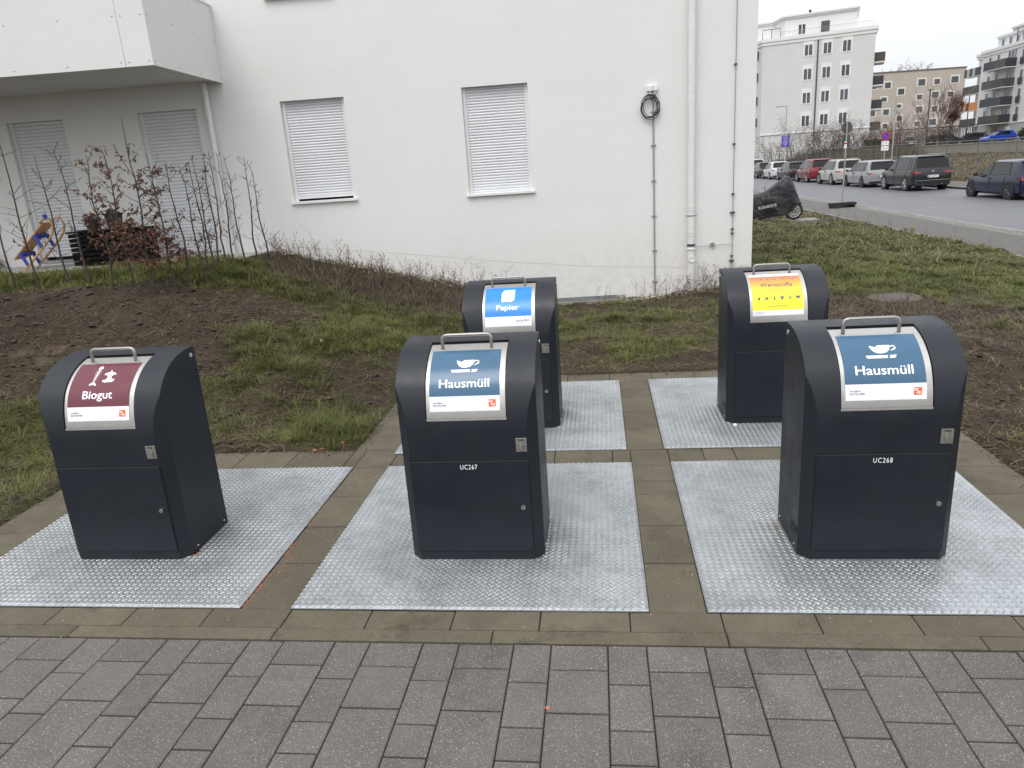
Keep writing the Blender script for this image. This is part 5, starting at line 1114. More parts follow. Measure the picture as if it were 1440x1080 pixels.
for sd in (-1, 1): m = MB(); m.tube([(sd * .42, -.885, .30), (sd * .50, -.895, .38), (sd * .80, -.875, .39)], .014, 6); m.tube([(sd * .42, -.885, .30), (sd * .78, -.865, .31)], .012, 6); m.build('exhaust_trim', M['rim'], suv)
m = MB(); m.cyl((0, -.845, .93), (0, -1, 0), .055, .02, 16); m.build('badge', M['rim'], suv, smooth=40)
m = MB(); m.box(-.80, .80, -.90, -.878, .50, .515); m.build('chrome_strip', M['rim'], suv)
make_car('parked_car', 'silver grey estate car parked directly ahead of the dark grey sport utility car', CX - .1, 42.6, -.41, 0, carpaint('silver_grey', (.26, .265, .27)), 4.6, 1.47, 1.82, 2.75, 'wagon', 'rimd', None)
make_car('parked_car', 'beige silver compact crossover between the silver estate and the red car', CX - .1, 48.3, -.41, 0, carpaint('beige_silver', (.40, .385, .35)), 4.45, 1.56, 1.82, 2.7, 'suv', 'rim', None, rails=True)
make_car('parked_car', 'dark red sport utility car in the middle of the row', CX, 54.4, -.41, 0, carpaint('dark_red', (.17, .012, .022)), 4.5, 1.62, 1.84, 2.75, 'suv', 'rim', None)
make_car('parked_car', 'black hatchback with wide red tail lamps behind the motorcycle cover', CX - .1, 60.4, -.41, 0, carpaint('black', (.022, .024, .026)), 4.3, 1.45, 1.78, 2.6, 'hatch', 'rim', None)
make_car('parked_car', 'white silver hatchback between two dark cars far down the row', CX - .1, 66.2, -.41, 0, carpaint('white_silver', (.52, .53, .54)), 4.1, 1.48, 1.74, 2.5, 'hatch', 'rim', None)
make_car('parked_car', 'small dark car second from the far end of the row', CX - .1, 71.6, -.41, 0, carpaint('graphite', (.05, .052, .056)), 4.2, 1.43, 1.76, 2.55, 'hatch', 'rim', None)
make_car('parked_car', 'white van like car at the far end of the row beside the wall corner', CX, 77.2, -.41, 0, carpaint('white', (.60, .60, .60)), 4.5, 1.75, 1.8, 2.7, 'suv', 'rim', None)
make_car('parked_car', 'dark blue hatchback cut off by the right edge of the photo', CX, 27.15, -.41, 0, carpaint('dark_blue', (.004, .007, .032)), 4.3, 1.43, 1.80, 2.85, 'hatch', 'rimd', None)
UZ = 1.2; UG = 'cars parked on the upper car park'
make_car('parked_car', 'bright blue small hatchback on the upper car park', 55.1, 103.6, UZ, R(97), carpaint('blue', (.012, .055, .42)), 4.1, 1.45, 1.7, 2.5, 'hatch', 'rim', None, True, UG)
make_car('parked_car', 'black estate car beside the bright blue hatchback on the upper car park', 46.2, 103.0, UZ, R(-70), carpaint('black', (.018, .019, .021)), 4.7, 1.50, 1.8, 2.75, 'wagon', 'rim', None, True, UG)
make_car('parked_car', 'dark car half hidden between the black estate and the light cars above the wall', 43.6, 104.6, UZ, R(-20), carpaint('graphite', (.03, .03, .034)), 4.2, 1.46, 1.76, 2.6, 'hatch', 'rim', None, False, UG)
make_car('parked_car', 'grey brown car left of the dark ones on the upper car park', 40.9, 105.5, UZ, R(-10), carpaint('grey_brown', (.14, .125, .12)), 4.2, 1.45, 1.76, 2.6, 'hatch', 'rim', None, False, UG)
make_car('parked_car', 'white car by the tall lamp post on the upper car park, leftmost of the row', 37.0, 104.2, UZ, R(-60), carpaint('white', (.60, .61, .62)), 4.2, 1.42, 1.76, 2.6, 'hatch', 'rim', None, False, UG)
make_car('parked_car', 'black car behind the bright blue hatchback in front of the white house', 54.6, 109.8, UZ, R(90), carpaint('black', (.018, .019, .021)), 4.4, 1.45, 1.8, 2.6, 'hatch', 'rim', None, False, UG)

# ------------------------------------------------------------------ covered motorcycle
mt = thing('covered_motorcycle', 'motorcycle under a black cover, its front wheel showing, behind the house corner', 'motorcycle', (7.75, 21.9, -.235), R(-4))
tops = [(-2.30, .62, .30), (-2.1, .85, .30), (-1.75, .93, .28), (-1.57, .95, .27), (-1.2, .98, .26), (-.95, 1.02, .26), (-.78, 1.22, .30), (-.60, 1.40, .34), (-.42, 1.55, .36), (-.27, 1.68, .30), (-.16, 1.62, .26), (-.05, 1.38, .24), (.05, 1.05, .2), (.14, .78, .15), (.21, .58, .10)]
bots = [.08, .05, .03, .02, .04, .10, .13, .14, .16, .20, .26, .34, .42, .50, .52]
mb = MB(); V = []; k = 17; r = random.Random(5)
for (x, zt, hw), zb in zip(tops, bots):
    zt = zt * (.90 if x < -.9 else .84)
    for j in range(k):
        a = math.pi * j / (k - 1); c, s_ = math.cos(a), math.sin(a)
        zz = zb + (zt - zb) * (max(0, s_) ** .62); yy = -hw * math.copysign(abs(c) ** .8, c) * (1 + .10 * math.sin(x * 9 + j * 1.1)) ; yy += .028 * math.sin(zz * 11 + x * 14) * (1 - s_ * .5); V.append((x + .012 * math.sin(j * 2.1), yy, zz + .018 * math.sin(j * 1.7 + x * 8) * (1 - s_)))
mb.add(V, [(i * k + j, (i + 1) * k + j, (i + 1) * k + j + 1, i * k + j + 1) for i in range(len(tops) - 1) for j in range(k - 1)] + [tuple((len(tops) - 1) * k + j for j in range(k)), tuple(range(k))])
cov = mb.build('cover', mat('black_nylon_cover', (.014, .0125, .018), .40, var=.3, scale=6, bump=1.0, bscale=6, bdist=.05), mt, smooth=75)
sm = cov.modifiers.new('s', 'SUBSURF'); sm.levels = 1; sm.render_levels = 2
v, f = text_fit('RUSHBOCK', -1.13, .40, .56, .085); mb = MB(); q_ = math.radians(9)
mb.add([(-1.13 + (a + 1.13) * math.cos(q_) - (b - .4) * math.sin(q_), -.375, .40 + (a + 1.13) * math.sin(q_) + (b - .4) * math.cos(q_)) for a, b in v], f); mb.build('lettering', M['text_white'], mt)
mb = MB(); mb.disc_profile((0, -.06, .285), (0, 1, 0), [(.215, 0), (.27, .01), (.285, .06), (.27, .11), (.215, .12)], 30); wh = mb.build('wheel', M['tyre'], mt, smooth=40)
mb = MB(); mb.disc_profile((0, -.05, .285), (0, 1, 0), [(.22, 0), (.205, .0), (.20, .1), (.22, .1)], 30); 
for q in range(10): a = q * .6283; mb.tube([(0, 0, .285), (.205 * math.cos(a), 0, .285 + .205 * math.sin(a))], .010, 5)
mb.disc_profile((0, -.07, .285), (0, 1, 0), [(.12, 0), (.115, .004), (.085, .004), (.08, 0)], 24); mb.build('rim', M['rim'], wh, smooth=40)
mb = MB(); mb.tube([(-.75, -.12, .22), (-.80, -.30, .0)], .012, 6); mb.build('side_stand', M['clamp'], mt)
x0, y0 = 7.1, 21.6; mb = MB(); mb.box(-2.2, .75, -.4, .45, -.1, -.0); o = mb.build('parking_slab', M['kerb'], loc=(7.75, 21.9, -.24)); tag(o, 'pale concrete slab under the covered motorcycle', 'slab')
rk = thing('bicycle_rack', 'thin metal bicycle rack rails behind the covered motorcycle', 'bicycle rack', (6.6, 22.9, -.26))
mb = MB()
for z in (.86, 1.02): mb.tube([(-.8, 0, z), (.45, 0, z)], .014, 6)
mb.tube([(.45, 0, .0), (.45, 0, 1.1)], .016, 6); mb.tube([(-.8, 0, 0), (-.8, 0, 1.1)], .016, 6); mb.build('rail', M['galv'], rk)
# stub posts in the grass
for i, (x, y, h) in enumerate(((9.30, 17.0, .24), (9.42, 16.9, .25))):
    mb = MB(); mb.tube([(0, 0, -.1), (0, 0, h - .02), (0, 0, h)], [.045, .045, .035], 10); o = mb.build('wooden_stake', mat('weathered_wood', (.22, .19, .10), .9, var=.3, scale=15), loc=(x, y, -.40)); tag(o, ['left one of two short wooden stakes at the grass edge by the footpath', 'right one of two short wooden stakes at the grass edge by the footpath'][i], 'stake', 'short wooden stakes at the grass edge')

# ------------------------------------------------------------------ signs, lamps, fence
M['sign_back'] = mat('sign_back_grey', (.07, .075, .075), .6)
M['sign_red'] = mat('sign_red', (.50, .010, .03), .4); M['sign_blue'] = mat('sign_blue', (.01, .06, .42), .4); M['purple'] = mat('sign_purple', (.075, .035, .34), .5)
M['pole'] = mat('zinc_pole', (.36, .365, .35), .5, .4); M['poled'] = mat('dark_lamp_pole', (.06, .065, .075), .5, .3)
sg = thing('portable_sign', 'portable road sign on a pale pole seen from behind, standing in a rubber foot', 'road sign', (11.12, 27.9, -.385), R(8))
mb = MB(); mb.tube([(0, 0, .1), (0, 0, 3.25)], .030, 8); mb.build('pole', M['pole'], sg, smooth=50)
mb = MB()
for z, s_ in ((0, 1), (.10, -1)):
    n = 8; P = [(-.50, -.20), (-.34, -.22), (-.28, -.16), (.28, -.16), (.34, -.22), (.50, -.20), (.52, 0), (.50, .20), (.34, .22), (.28, .16), (-.28, .16), (-.34, .22), (-.50, .20), (-.52, 0)]
    th_ = R(12 * s_ + 8); c_, d_ = math.cos(th_), math.sin(th_); Q = [(a * c_ - b * d_, a * d_ + b * c_) for a, b in P]; k = len(Q)
    mb.add([(a, b, z) for a, b in Q] + [(a * .96, b * .9, z + .095) for a, b in Q], [tuple(range(k, 2 * k))] + [(i, (i + 1) % k, k + (i + 1) % k, k + i) for i in range(k)])
mb.build('rubber_foot', M['tyre'], sg)
mb = MB(); mb.disc_profile((.02, .04, 3.02), (0, 1, 0), [(0, 0), (.20, 0), (.21, .01), (.20, .02), (0, .02)], 24); mb.build('round_sign', M['sign_back'], sg, smooth=30)
mb = MB(); mb.box(-.13, .17, .04, .055, 2.30, 2.74); mb.build('plate_sign', M['sign_back'], sg)
mb = MB(); mb.box(-.085, .02, -.038, -.032, 2.25, 2.50, 0); mb.box(-.085, .02, -.0385, -.0315, 2.40, 2.46, 1); mb.build('sticker', [M['plate_w'], M['sign_red']], sg)
ns = thing('no_stopping_sign', 'round blue and red restricted stopping sign with two white panels below', 'road sign', (19.65, 47.5, -.30), R(-16))
mb = MB(); mb.tube([(0, 0, 0), (0, 0, 3.0)], .03, 8); mb.build('pole', M['pole'], ns, smooth=50)
mb = MB(); mb.disc_profile((0, -.035, 2.70), (0, -1, 0), [(.26, 0), (.26, .01), (.0, .012)], 28, 0); mb.disc_profile((0, -.049, 2.70), (0, -1, 0), [(.20, 0), (.0, .001)], 28, 1)
a = R(45); c_, s_ = math.cos(a), math.sin(a); mb.add([(-.2 * c_ - .02, -.052, 2.70 + .2 * s_ - .02), (-.2 * c_ + .02, -.052, 2.70 + .2 * s_ + .02), (.2 * c_ + .02, -.052, 2.70 - .2 * s_ + .02), (.2 * c_ - .02, -.052, 2.70 - .2 * s_ - .02)], [(0, 3, 2, 1)], 0); mb.build('round_sign', [M['sign_red'], M['sign_blue']], ns)
for z, tx in ((2.28, '1.7.'), (1.97, '20 m')):
    mb = MB(); mb.box(-.21, .21, -.05, -.035, z - .13, z + .13); sp = mb.build('extra_panel', M['plate_w'], ns)
    v, f = text_fit(tx, -.14, z - .05, .28, .10); mb = MB(); mb.add([(a, -.052, b) for a, b in v], f); mb.build('lettering', M['text_dark'], sp)
mb = MB(); mb.tube([(0, 0, -.3), (0, 0, 4.6)], .045, 8); o = mb.build('zinc_post', M['pole'], loc=(20.3, 48.0, -.0), smooth=50); tag(o, 'plain tall zinc post right of the restricted stopping sign', 'post')
def lamp(x, y, z, h, arm, label, m, r=.07, head='arm', rz=0):
    t = thing('street_lamp', label, 'street lamp', (x, y, z), rz, 'street lamps'); mb = MB(); mb.tube([(0, 0, 0), (0, 0, .8), (0, 0, .82), (0, 0, h)], [r, r, r * .7, r * .6], 10); mb.build('pole', m, t, smooth=50)
    mb = MB()
    if head == 'arm': mb.tube([(0, 0, h - .04), (-arm, 0, h - .04)], .035, 6); mb.box(-arm - .55, -arm + .1, -.12, .12, h - .10, h)
    else: mb.box(-arm, arm, -.15, .15, h, h + .10)
    mb.build('lamp_head', m, t, bevel=.01); return t
lp = lamp(19.75, 73.3, -.3, 6.4, .45, 'pale street lamp with a flat head pointing left and a purple poster on its pole', M['pole'], .07)
mb = MB(); mb.box(-.36, .36, -.10, -.08, 2.62, 3.64); ps = thing('poster', 'purple poster with pale lines of writing on the pale street lamp', 'poster', (19.75, 73.3, -.3), R(-16)); pb = mb.build('board', M['purple'], ps)
for i, (tx, wd) in enumerate((('JETZT', .40), ('MITMACHEN', .48), ('FÜR', .3), ('UNSEREN', .50), ('KIEZ', .46), ('BERLIN', .3))):
    v, f = text_fit(tx, -wd / 2, 3.48 - i * .145, wd, .085); mb = MB(); mb.add([(a, -.103, b) for a, b in v], f); mb.build('lettering', M['plate_w'], pb)
lamp(44.4, 102.0, UZ, 7.0, .25, 'tall dark lamp post before the beige house with a flat top', M['poled'], .13, 'top')
lamp(52.9, 104.8, UZ, 5.6, .25, 'slim dark lamp post at the corner of the white balcony house', M['poled'], .07, 'top')
lamp(61.5, 129.0, UZ, 8.2, .6, 'lamp post with a double head between the beige and the white house', M['poled'], .12, 'top')
M['fence'] = mat('weathered_fence_zinc', (.15, .152, .145), .6, .2)
fn = thing('wire_fence', 'galvanised wire mesh fence on posts running along the bank behind the cars', 'fence', (22, 0, 0))
ys_ = [29.5 + 3.72 * i for i in range(20)]
for y in ys_:
    z = float(terrain(22.0, y)); mb = MB(); mb.tube([(0, y, z - .3), (0, y, 1.80)], .034, 8); mb.build('post', M['fence'], fn, smooth=50)
mb = MB(); mb.tube([(0, ys_[0], 1.76), (0, ys_[-1], 1.76 + .2)], .026, 6); mb.build('top_rail', M['fence'], fn)
mb = MB(); y = ys_[0]
while y < ys_[-1]: mb.box(-.002, .002, y, y + .005, -.2, 1.76); y += .14
for z in (.1, .5, .9, 1.3): mb.box(-.003, .003, ys_[0], ys_[-1], z, z + .006)
mb.build('wire_mesh', M['galv'], fn)
rw = thing('retaining_wall', 'low weathered concrete retaining wall below the upper car park', 'wall', (30.0, 0, 0))
mb = MB(); mb.box(0, .25, 20, 96, .3, 1.50); mb.build('wall', M['concrete'], rw)
mb = MB(); mb.box(-.04, .29, 20, 96, 1.505, 1.58); mb.build('coping', M['concrete'], rw, bevel=.01)
# skip bin and shelter on the upper ground, orange warning lamp
t = thing('waste_container', 'dark lidded container beyond the fence left of the white car', 'container', (36.6, 98.6, UZ)); mb = MB(); mb.add([(-.75, -.5, 0), (.75, -.5, 0), (.75, .5, 0), (-.75, .5, 0), (-.85, -.6, 1.25), (.85, -.6, 1.25), (.85, .6, 1.25), (-.85, .6, 1.25)], [(0, 3, 2, 1), (4, 5, 6, 7), (0, 1, 5, 4), (1, 2, 6, 5), (2, 3, 7, 6), (3, 0, 4, 7)]); mb.build('body', M['trim'], t); mb = MB(); mb.box(-.95, .95, -.68, .68, 1.252, 1.42); mb.build('lid', M['tyre'], t, bevel=.04)
t = thing('bicycle_shelter', 'grey slatted shelter behind the upper parked cars', 'shelter', (44.0, 111.5, UZ)); mb = MB(); mb.box(-.2, 11.2, -.3, 2.5, 2.45, 2.6); mb.build('roof', M['clamp'], t)
for i in range(6): mb = MB(); mb.box(i * 2.2 - .05, i * 2.2 + .05, 0, .1, 0, 2.45); mb.build('post', M['galv'], t)
mb = MB(); [mb.box(i * .22, i * .22 + .14, .12, .15, .1, 2.3) for i in range(50)]; mb.build('slats', mat('grey_slats', (.16, .16, .165), .7), t)
t = thing('warning_lamp', 'round orange warning lamp on a post beyond the fence', 'warning lamp', (22.6, 64.0, float(terrain(22.6, 64)))); mb = MB(); mb.tube([(0, 0, 0), (0, 0, 2.05 - float(terrain(22.6, 64)))], .03, 6); mb.build('post', M['clamp'], t); mb = MB(); mb.disc_profile((0, 0, 2.14 - float(terrain(22.6, 64))), (0, 1, 0), [(0, -.06), (.10, -.05), (.13, 0), (.10, .05), (0, .06)], 16); mb.build('lamp', mat('orange_lens', (.75, .22, .02), .35), t)

# ------------------------------------------------------------------ far houses
M['h_grey'] = mat('light_grey_render', (.59, .587, .58), .9, var=.03, scale=.5)
M['h_white'] = mat('white_cornice', (.70, .70, .69), .8)
M['h_beige'] = mat('beige_render', (.43, .385, .345), .9, var=.04, scale=.4)
M['h_cream'] = mat('cream_surround', (.68, .66, .60), .8)
M['h_white2'] = mat('white_render_far', (.64, .645, .65), .9, var=.03, scale=.5)
M['h_base'] = mat('grey_base_render', (.42, .42, .415), .9, var=.04, scale=.5)
M['pane'] = mat('window_glass_far', (.07, .08, .095), .12, var=.5, scale=.35, spec=.5)
M['panel_dark'] = mat('dark_balcony_panel', (.035, .038, .045), .5, var=.2, scale=2)
M['panel_brown'] = mat('brown_balcony_panel', (.07, .055, .045), .6, var=.2, scale=2)
M['panel_orange'] = mat('orange_balcony_panel', (.62, .24, .07), .6)
M['roof'] = mat('roof_sheet', (.12, .12, .125), .6)
def frame_of(A, B):
    A = Vector((*A, 0)); B = Vector((*B, 0)); t = (B - A).normalized(); return A, math.atan2(t.y, t.x)
def window(root, u0, u1, z0, z1, surround, sur_top=0, sur=.0, panes=2, fm='h_white', y=0.0, sur_m='h_white'):
    m = MB()
    if surround: m.box(u0 - surround, u1 + surround, y - .03, y + .0, z0 - surround * .7, z1 + surround + sur_top); w_ = m.build('window', M[sur_m], root)
    fr = MB(); f = .07
    ys = y - .05
    def ring(a, b, c, d_): fr.box(a, b, ys, ys + .02, c, d_)
    ring(u0, u1, z0, z0 + f); ring(u0, u1, z1 - f, z1); ring(u0, u0 + f, z0 + f, z1 - f); ring(u1 - f, u1, z0 + f, z1 - f)
    if panes == 2: c = (u0 + u1) / 2; ring(c - f * .7, c + f * .7, z0 + f, z1 - f)
    if not surround: w_ = fr.build('window', M[fm], root)
    else: fr.build('frame', M[fm], w_)
    g_ = MB(); g_.add([(u0 + .02, y - .037, z0 + .02), (u1 - .02, y - .037, z0 + .02), (u1 - .02, y - .037, z1 - .02), (u0 + .02, y - .037, z1 - .02)], [(0, 1, 2, 3)]); g_.build('pane', M['pane'], w_)
    return w_
def balcony(root, u0, u1, z0, z1, d_, mats_, front=True, y=0.0):
    m = MB(); m.box(u0, u1, y - d_, y - .001, z0 - .16, z0); b = m.build('balcony', M['h_white'], root)
    n = len(mats_); L = (u1 - u0) / n
    for i, mm in enumerate(mats_):
        q = MB(); q.box(u0 + i * L + .01, u0 + (i + 1) * L - .01, y - d_ - .02, y - d_ + .02, z0 - .05, z1); q.build('panel', M[mm], b)
    for u in (u0, u1): q = MB(); q.box(u - .02, u + .02, y - d_ + .03, y, z0 - .05, z1); q.build('panel', M[mats_[0]], b)
    return b
# grey house
A, a = frame_of((23.6, 104.8), (36.9, 100.9)); hs_ = thing('apartment_building', 'light grey rendered house with three columns of twin windows beyond the parked cars', 'building', (A.x, A.y, 0), a)
m = MB(); m.add([(.3, 0, 0), (13.8, 0, 0), (13.8, 13, 0), (-3, 13, 0), (-.8, 2.2, 0), (.3, 0, 15.5), (13.8, 0, 15.5), (13.8, 13, 15.5), (-3, 13, 15.5), (-.8, 2.2, 15.5)], [(0, 1, 6, 5), (1, 2, 7, 6), (2, 3, 8, 7), (3, 4, 9, 8), (4, 0, 5, 9), (5, 6, 7, 8, 9)]); m.build('wall', M['h_grey'], hs_)
def offs(P, d_):  # crude outward offset of a convex plan
    c = Vector((sum(p[0] for p in P) / len(P), sum(p[1] for p in P) / len(P))); return [((p[0] - c.x) * (1 + d_ / 7) + c.x, (p[1] - c.y) * (1 + d_ / 7) + c.y) for p in P]
PL = [(.3, 0), (13.8, 0), (13.8, 13), (-3, 13), (-.8, 2.2)]
def slab(P, z0, z1, mm, name, root):
    m = MB(); n = len(P); m.add([(*p, z0) for p in P] + [(*p, z1) for p in P], [tuple(range(n))[::-1], tuple(range(n, 2 * n))] + [(i, (i + 1) % n, n + (i + 1) % n, n + i) for i in range(n)]); return m.build(name, M[mm], root)
slab(offs(PL, .10), 15.45, 15.85, 'h_white', 'cornice', hs_); slab(offs(PL, .22), 15.851, 16.25, 'h_white', 'cornice', hs_)
AT = [(2.9, 1.3), (11.6, 1.3), (11.6, 12), (-1.2, 12), (-1.2, 4.5), (1.4, 4.5)]
slab(AT, 16.2, 18.55, 'h_white', 'attic_storey', hs_); slab([(p[0] * 1.01 + (-.12 if p[0] < 5 else .1), p[1] - .16 if p[1] < 5 else p[1]) for p in AT], 18.551, 18.75, 'h_white', 'attic_cornice', hs_); slab([(p[0] + (-.22 if p[0] < 5 else .24), p[1] - .28 if p[1] < 5 else p[1]) for p in AT], 18.751, 18.95, 'h_white', 'attic_cornice', hs_)
m = MB(); m.cyl((5.9, 2.0, 18.95), (0, 0, 1), .16, .45, 12); m.build('chimney', M['trim'], hs_, smooth=40)
for r_, z0 in enumerate((13.62, 10.70, 7.78, 4.92)):
    for c_, u in enumerate((5.48, 7.74, 10.02)): window(hs_, u, u + 1.03, z0, z0 + 1.42, .13, .32)
for u in (4.55, ): window(hs_, u, u + .95, 16.45, 17.75, 0, y=1.3)
m = MB(); m.box(7.35, 8.35, 1.22, 1.29, 16.35, 17.75); m.build('attic_door', M['clamp'], hs_)
m = MB(); m.tube([(7.12, -.09, 3.6), (7.12, -.09, 15.3), (7.12, -.09, 15.42)], .085, 8); m.build('downpipe', M['clamp'], hs_, smooth=50)
for z in (13.0, 10.2, 7.3, 4.6):
    for z2 in (z,): m = MB(); m.box(13.82, 15.1, 1.2, 4.6, z2 - 1.0, z2 - .84, 1); m.box(13.82, 15.1, 1.2, 1.24, z2 - .84, z2 + .25, 0); m.box(15.06, 15.1, 1.241, 4.6, z2 - .84, z2 + .25, 0); m.build('balcony', [M['panel_brown' if z in (13.0, 4.6) else 'panel_dark'], M['h_white']], hs_)
m = MB(); m.box(.2, 13.9, -.12, 0, 4.15, 4.27); m.build('base_ledge', M['h_white'], hs_)
m = MB()
for i in range(60): m.box(2.4 + i * .19, 2.42 + i * .19, .45, .47, 16.26, 16.95)
m.box(2.4, 13.6, .44, .48, 16.95, 16.98); m.build('roof_railing', M['galv'], hs_)
m = MB(); [m.tube(q, .05, 6) for q in ([(.15, 1.2, 16.25), (.15, 1.2, 17.55), (2.4, 1.2, 17.55), (2.4, 1.2, 16.25)], [(1.3, 1.2, 17.55), (1.3, 1.2, 16.25)])]; m.build('terrace_frame', M['clamp'], hs_)
for z in (13.9, 11.2, 8.2, 5.4):
    m = MB(); m.box(-.80, -.25, 1.0, 1.06, z, z + 1.1); o = m.build('side_window', M['pane'], hs_)
# beige house
A, a = frame_of((56, 166.64), (78.9, 169.7)); hb = thing('apartment_building', 'beige house with cream framed square windows under a flat roof, far back in the middle', 'building', (A.x, A.y, 0), a)
E0 = 4.04
slab([(-1, 0), (23.0, 0), (23.0, 14), (-1, 14)], 0, 16.2, 'h_beige', 'wall', hb); slab([(-1.1, -.12), (23.1, -.12), (23.1, 14.1), (-1.1, 14.1)], 16.201, 16.42, 'roof', 'roof', hb)
for u0, z1, u1, z0 in ((8.77, 14.78, 10.81, 12.96), (12.15, 14.61, 13.89, 13.04), (15.71, 14.9, 17.79, 13.12), (1.74, 14.6, 3.58, 12.91), (4.62, 13.18, 6.53, 11.47), (8.74, 11.74, 10.42, 10.27), (11.9, 12.11, 13.88, 10.36), (15.2, 11.93, 16.95, 10.39), (8.74, 9.39, 10.7, 7.58), (12.16, 9.22, 13.91, 7.61), (15.73, 9.44, 17.79, 7.66), (1.78, 9.27, 3.61, 7.61), (4.62, 10.07, 6.12, 8.88), (4.77, 7.81, 6.48, 6.27), (-.9, 14.2, .61, 12.94), (1.2, 11.66, 2.92, 10.31), (-.9, 9.21, .67, 7.55), (11.84, 6.69, 13.9, 4.93), (15.25, 6.47, 17.01, 4.96), (8.71, 6.41, 10.44, 4.95), (1.9, 6.4, 3.5, 4.9), (15.45, 3.95, 17.11, 2.6), (8.8, 3.9, 10.5, 2.5)):
    window(hb, E0 + u0 + .3, E0 + u1 - .3, z0 + .28, z1 - .28, .27, 0, panes=1, fm='clamp', sur_m='h_cream')
# white balcony house, facade along the y direction facing the road
A, a = frame_of((59, 128.0), (59, 108)); hw = thing('apartment_building', 'white house with dark balconies and stepped attic at the right edge', 'building', (59.0, 124.6, 0), R(-90))
# local: +x = towards the viewer (-Y), -y side = facing west
def U(u): return 14.6 - u
slab([(3.75, 0), (34, 0), (34, 13), (3.75, 13)], 0, 13.5, 'h_white2', 'wall', hw); slab([(.3, 1.2), (3.76, 1.2), (3.76, 12), (.3, 12)], 0, 13.4, 'h_white2', 'wall', hw)
for k_, (z0, z1, o_) in enumerate(((13.3, 13.7, .1), (13.701, 14.1, .22))): slab([(.1 - o_, 1.1 - o_), (3.6, 1.1 - o_), (3.6, -o_), (34, -o_), (34, 13), (.1 - o_, 13)], z0, z1, 'h_white', 'cornice', hw)
slab([(5.3, 1.2), (34, 1.2), (34, 11), (5.3, 11)], 14.1, 15.55, 'h_white2', 'attic_storey', hw); slab([(5.1, 1.0), (34, 1.0), (34, 11), (5.1, 11)], 15.551, 15.85, 'h_white', 'attic_cornice', hw)
slab([(9.2, 1.1), (34, 1.1), (34, 11), (9.2, 11)], 15.851, 16.25, 'h_white2', 'attic_storey', hw); slab([(9.0, .9), (34, .9), (34, 11), (9.0, 11)], 16.251, 16.5, 'h_white', 'attic_cornice', hw)
slab([(3.7, -.06), (34, -.06), (34, -.001), (3.7, -.001)], 0, 3.6, 'h_base', 'base', hw); slab([(3.65, -.14), (34, -.14), (34, -.001), (3.65, -.001)], 3.601, 3.75, 'h_white', 'base_ledge', hw)
for i, z in enumerate((11.15, 8.6, 6.2, 3.85)):
    window(hw, U(8.75), U(7.95), z, z + 1.9, .0, y=0, panes=1); m = MB(); m.box(U(8.85), U(7.85), -.16, -.12, z, z + .85); m.build('window_rail', M['clamp'], hw)
    window(hw, U(.1), U(-.75), z, z + 1.9, .0, y=0, panes=1); m = MB(); m.box(U(.2), U(-.85), -.16, -.12, z, z + .85); m.build('window_rail', M['clamp'], hw)
    window(hw, U(6.5), U(5.7), z + .9, z + 2.0, .0, y=0, panes=1); window(hw, U(3.6), U(2.0), z + .05, z + 2.1, .0, y=0)
    window(hw, 1.3, 2.7, z + .0, z + 2.1, .0, y=1.2)
    balcony(hw, U(7.0), U(1.3), z - .05, z + 1.0, 1.5, (('panel_dark', 'clamp'), ('clamp', 'panel_dark'), ('panel_dark', 'panel_dark'), ('panel_dark', 'panel_brown'))[i])
    balcony(hw, -1.4, 3.7, z - .1, z + 1.0, .9, (('panel_dark', 'h_base', 'panel_dark', 'h_base', 'panel_dark', 'panel_dark'), ('panel_dark', 'clamp', 'clamp'), ('panel_dark', 'panel_orange', 'panel_dark', 'panel_orange', 'panel_orange', 'panel_orange'), ('panel_dark', 'panel_brown'))[i], y=.9)
    for q in (9.6, 11.0): window(hw, U(-q), U(-q - 1.0), z + .3, z + 1.9, .0, y=0)
for u in (6.4, 8.4, 10.3, 12.6): window(hw, u, u + .8, 14.35, 15.35, .0, y=1.2, panes=1)
m = MB(); m.tube([(U(1.62), -.1, 3.7), (U(1.62), -.1, 13.2)], .08, 8); m.build('downpipe', M['galv'], hw, smooth=50)
for u in (4.6, 6.9): window(hw, u, u + .9, 1.9, 2.9, .0, y=-.06, panes=1)
m = MB(); m.box(8.9, 10.4, -.10, -.062, 1.2, 3.3); m.build('entrance_door', M['clamp'], hw)
m = MB(); m.box(12.4, 13.8, -.10, -.062, 1.2, 3.2); m.build('side_door', M['panel'], hw)
m = MB(); [m.tube(q, .05, 5) for q in ([(11.9, .4, 14.1), (11.9, .4, 16.1)], [(11.9, .4, 15.5), (13.4, .4, 15.5), (13.4, .4, 14.1)])]; m.build('terrace_frame', M['clamp'], hw)

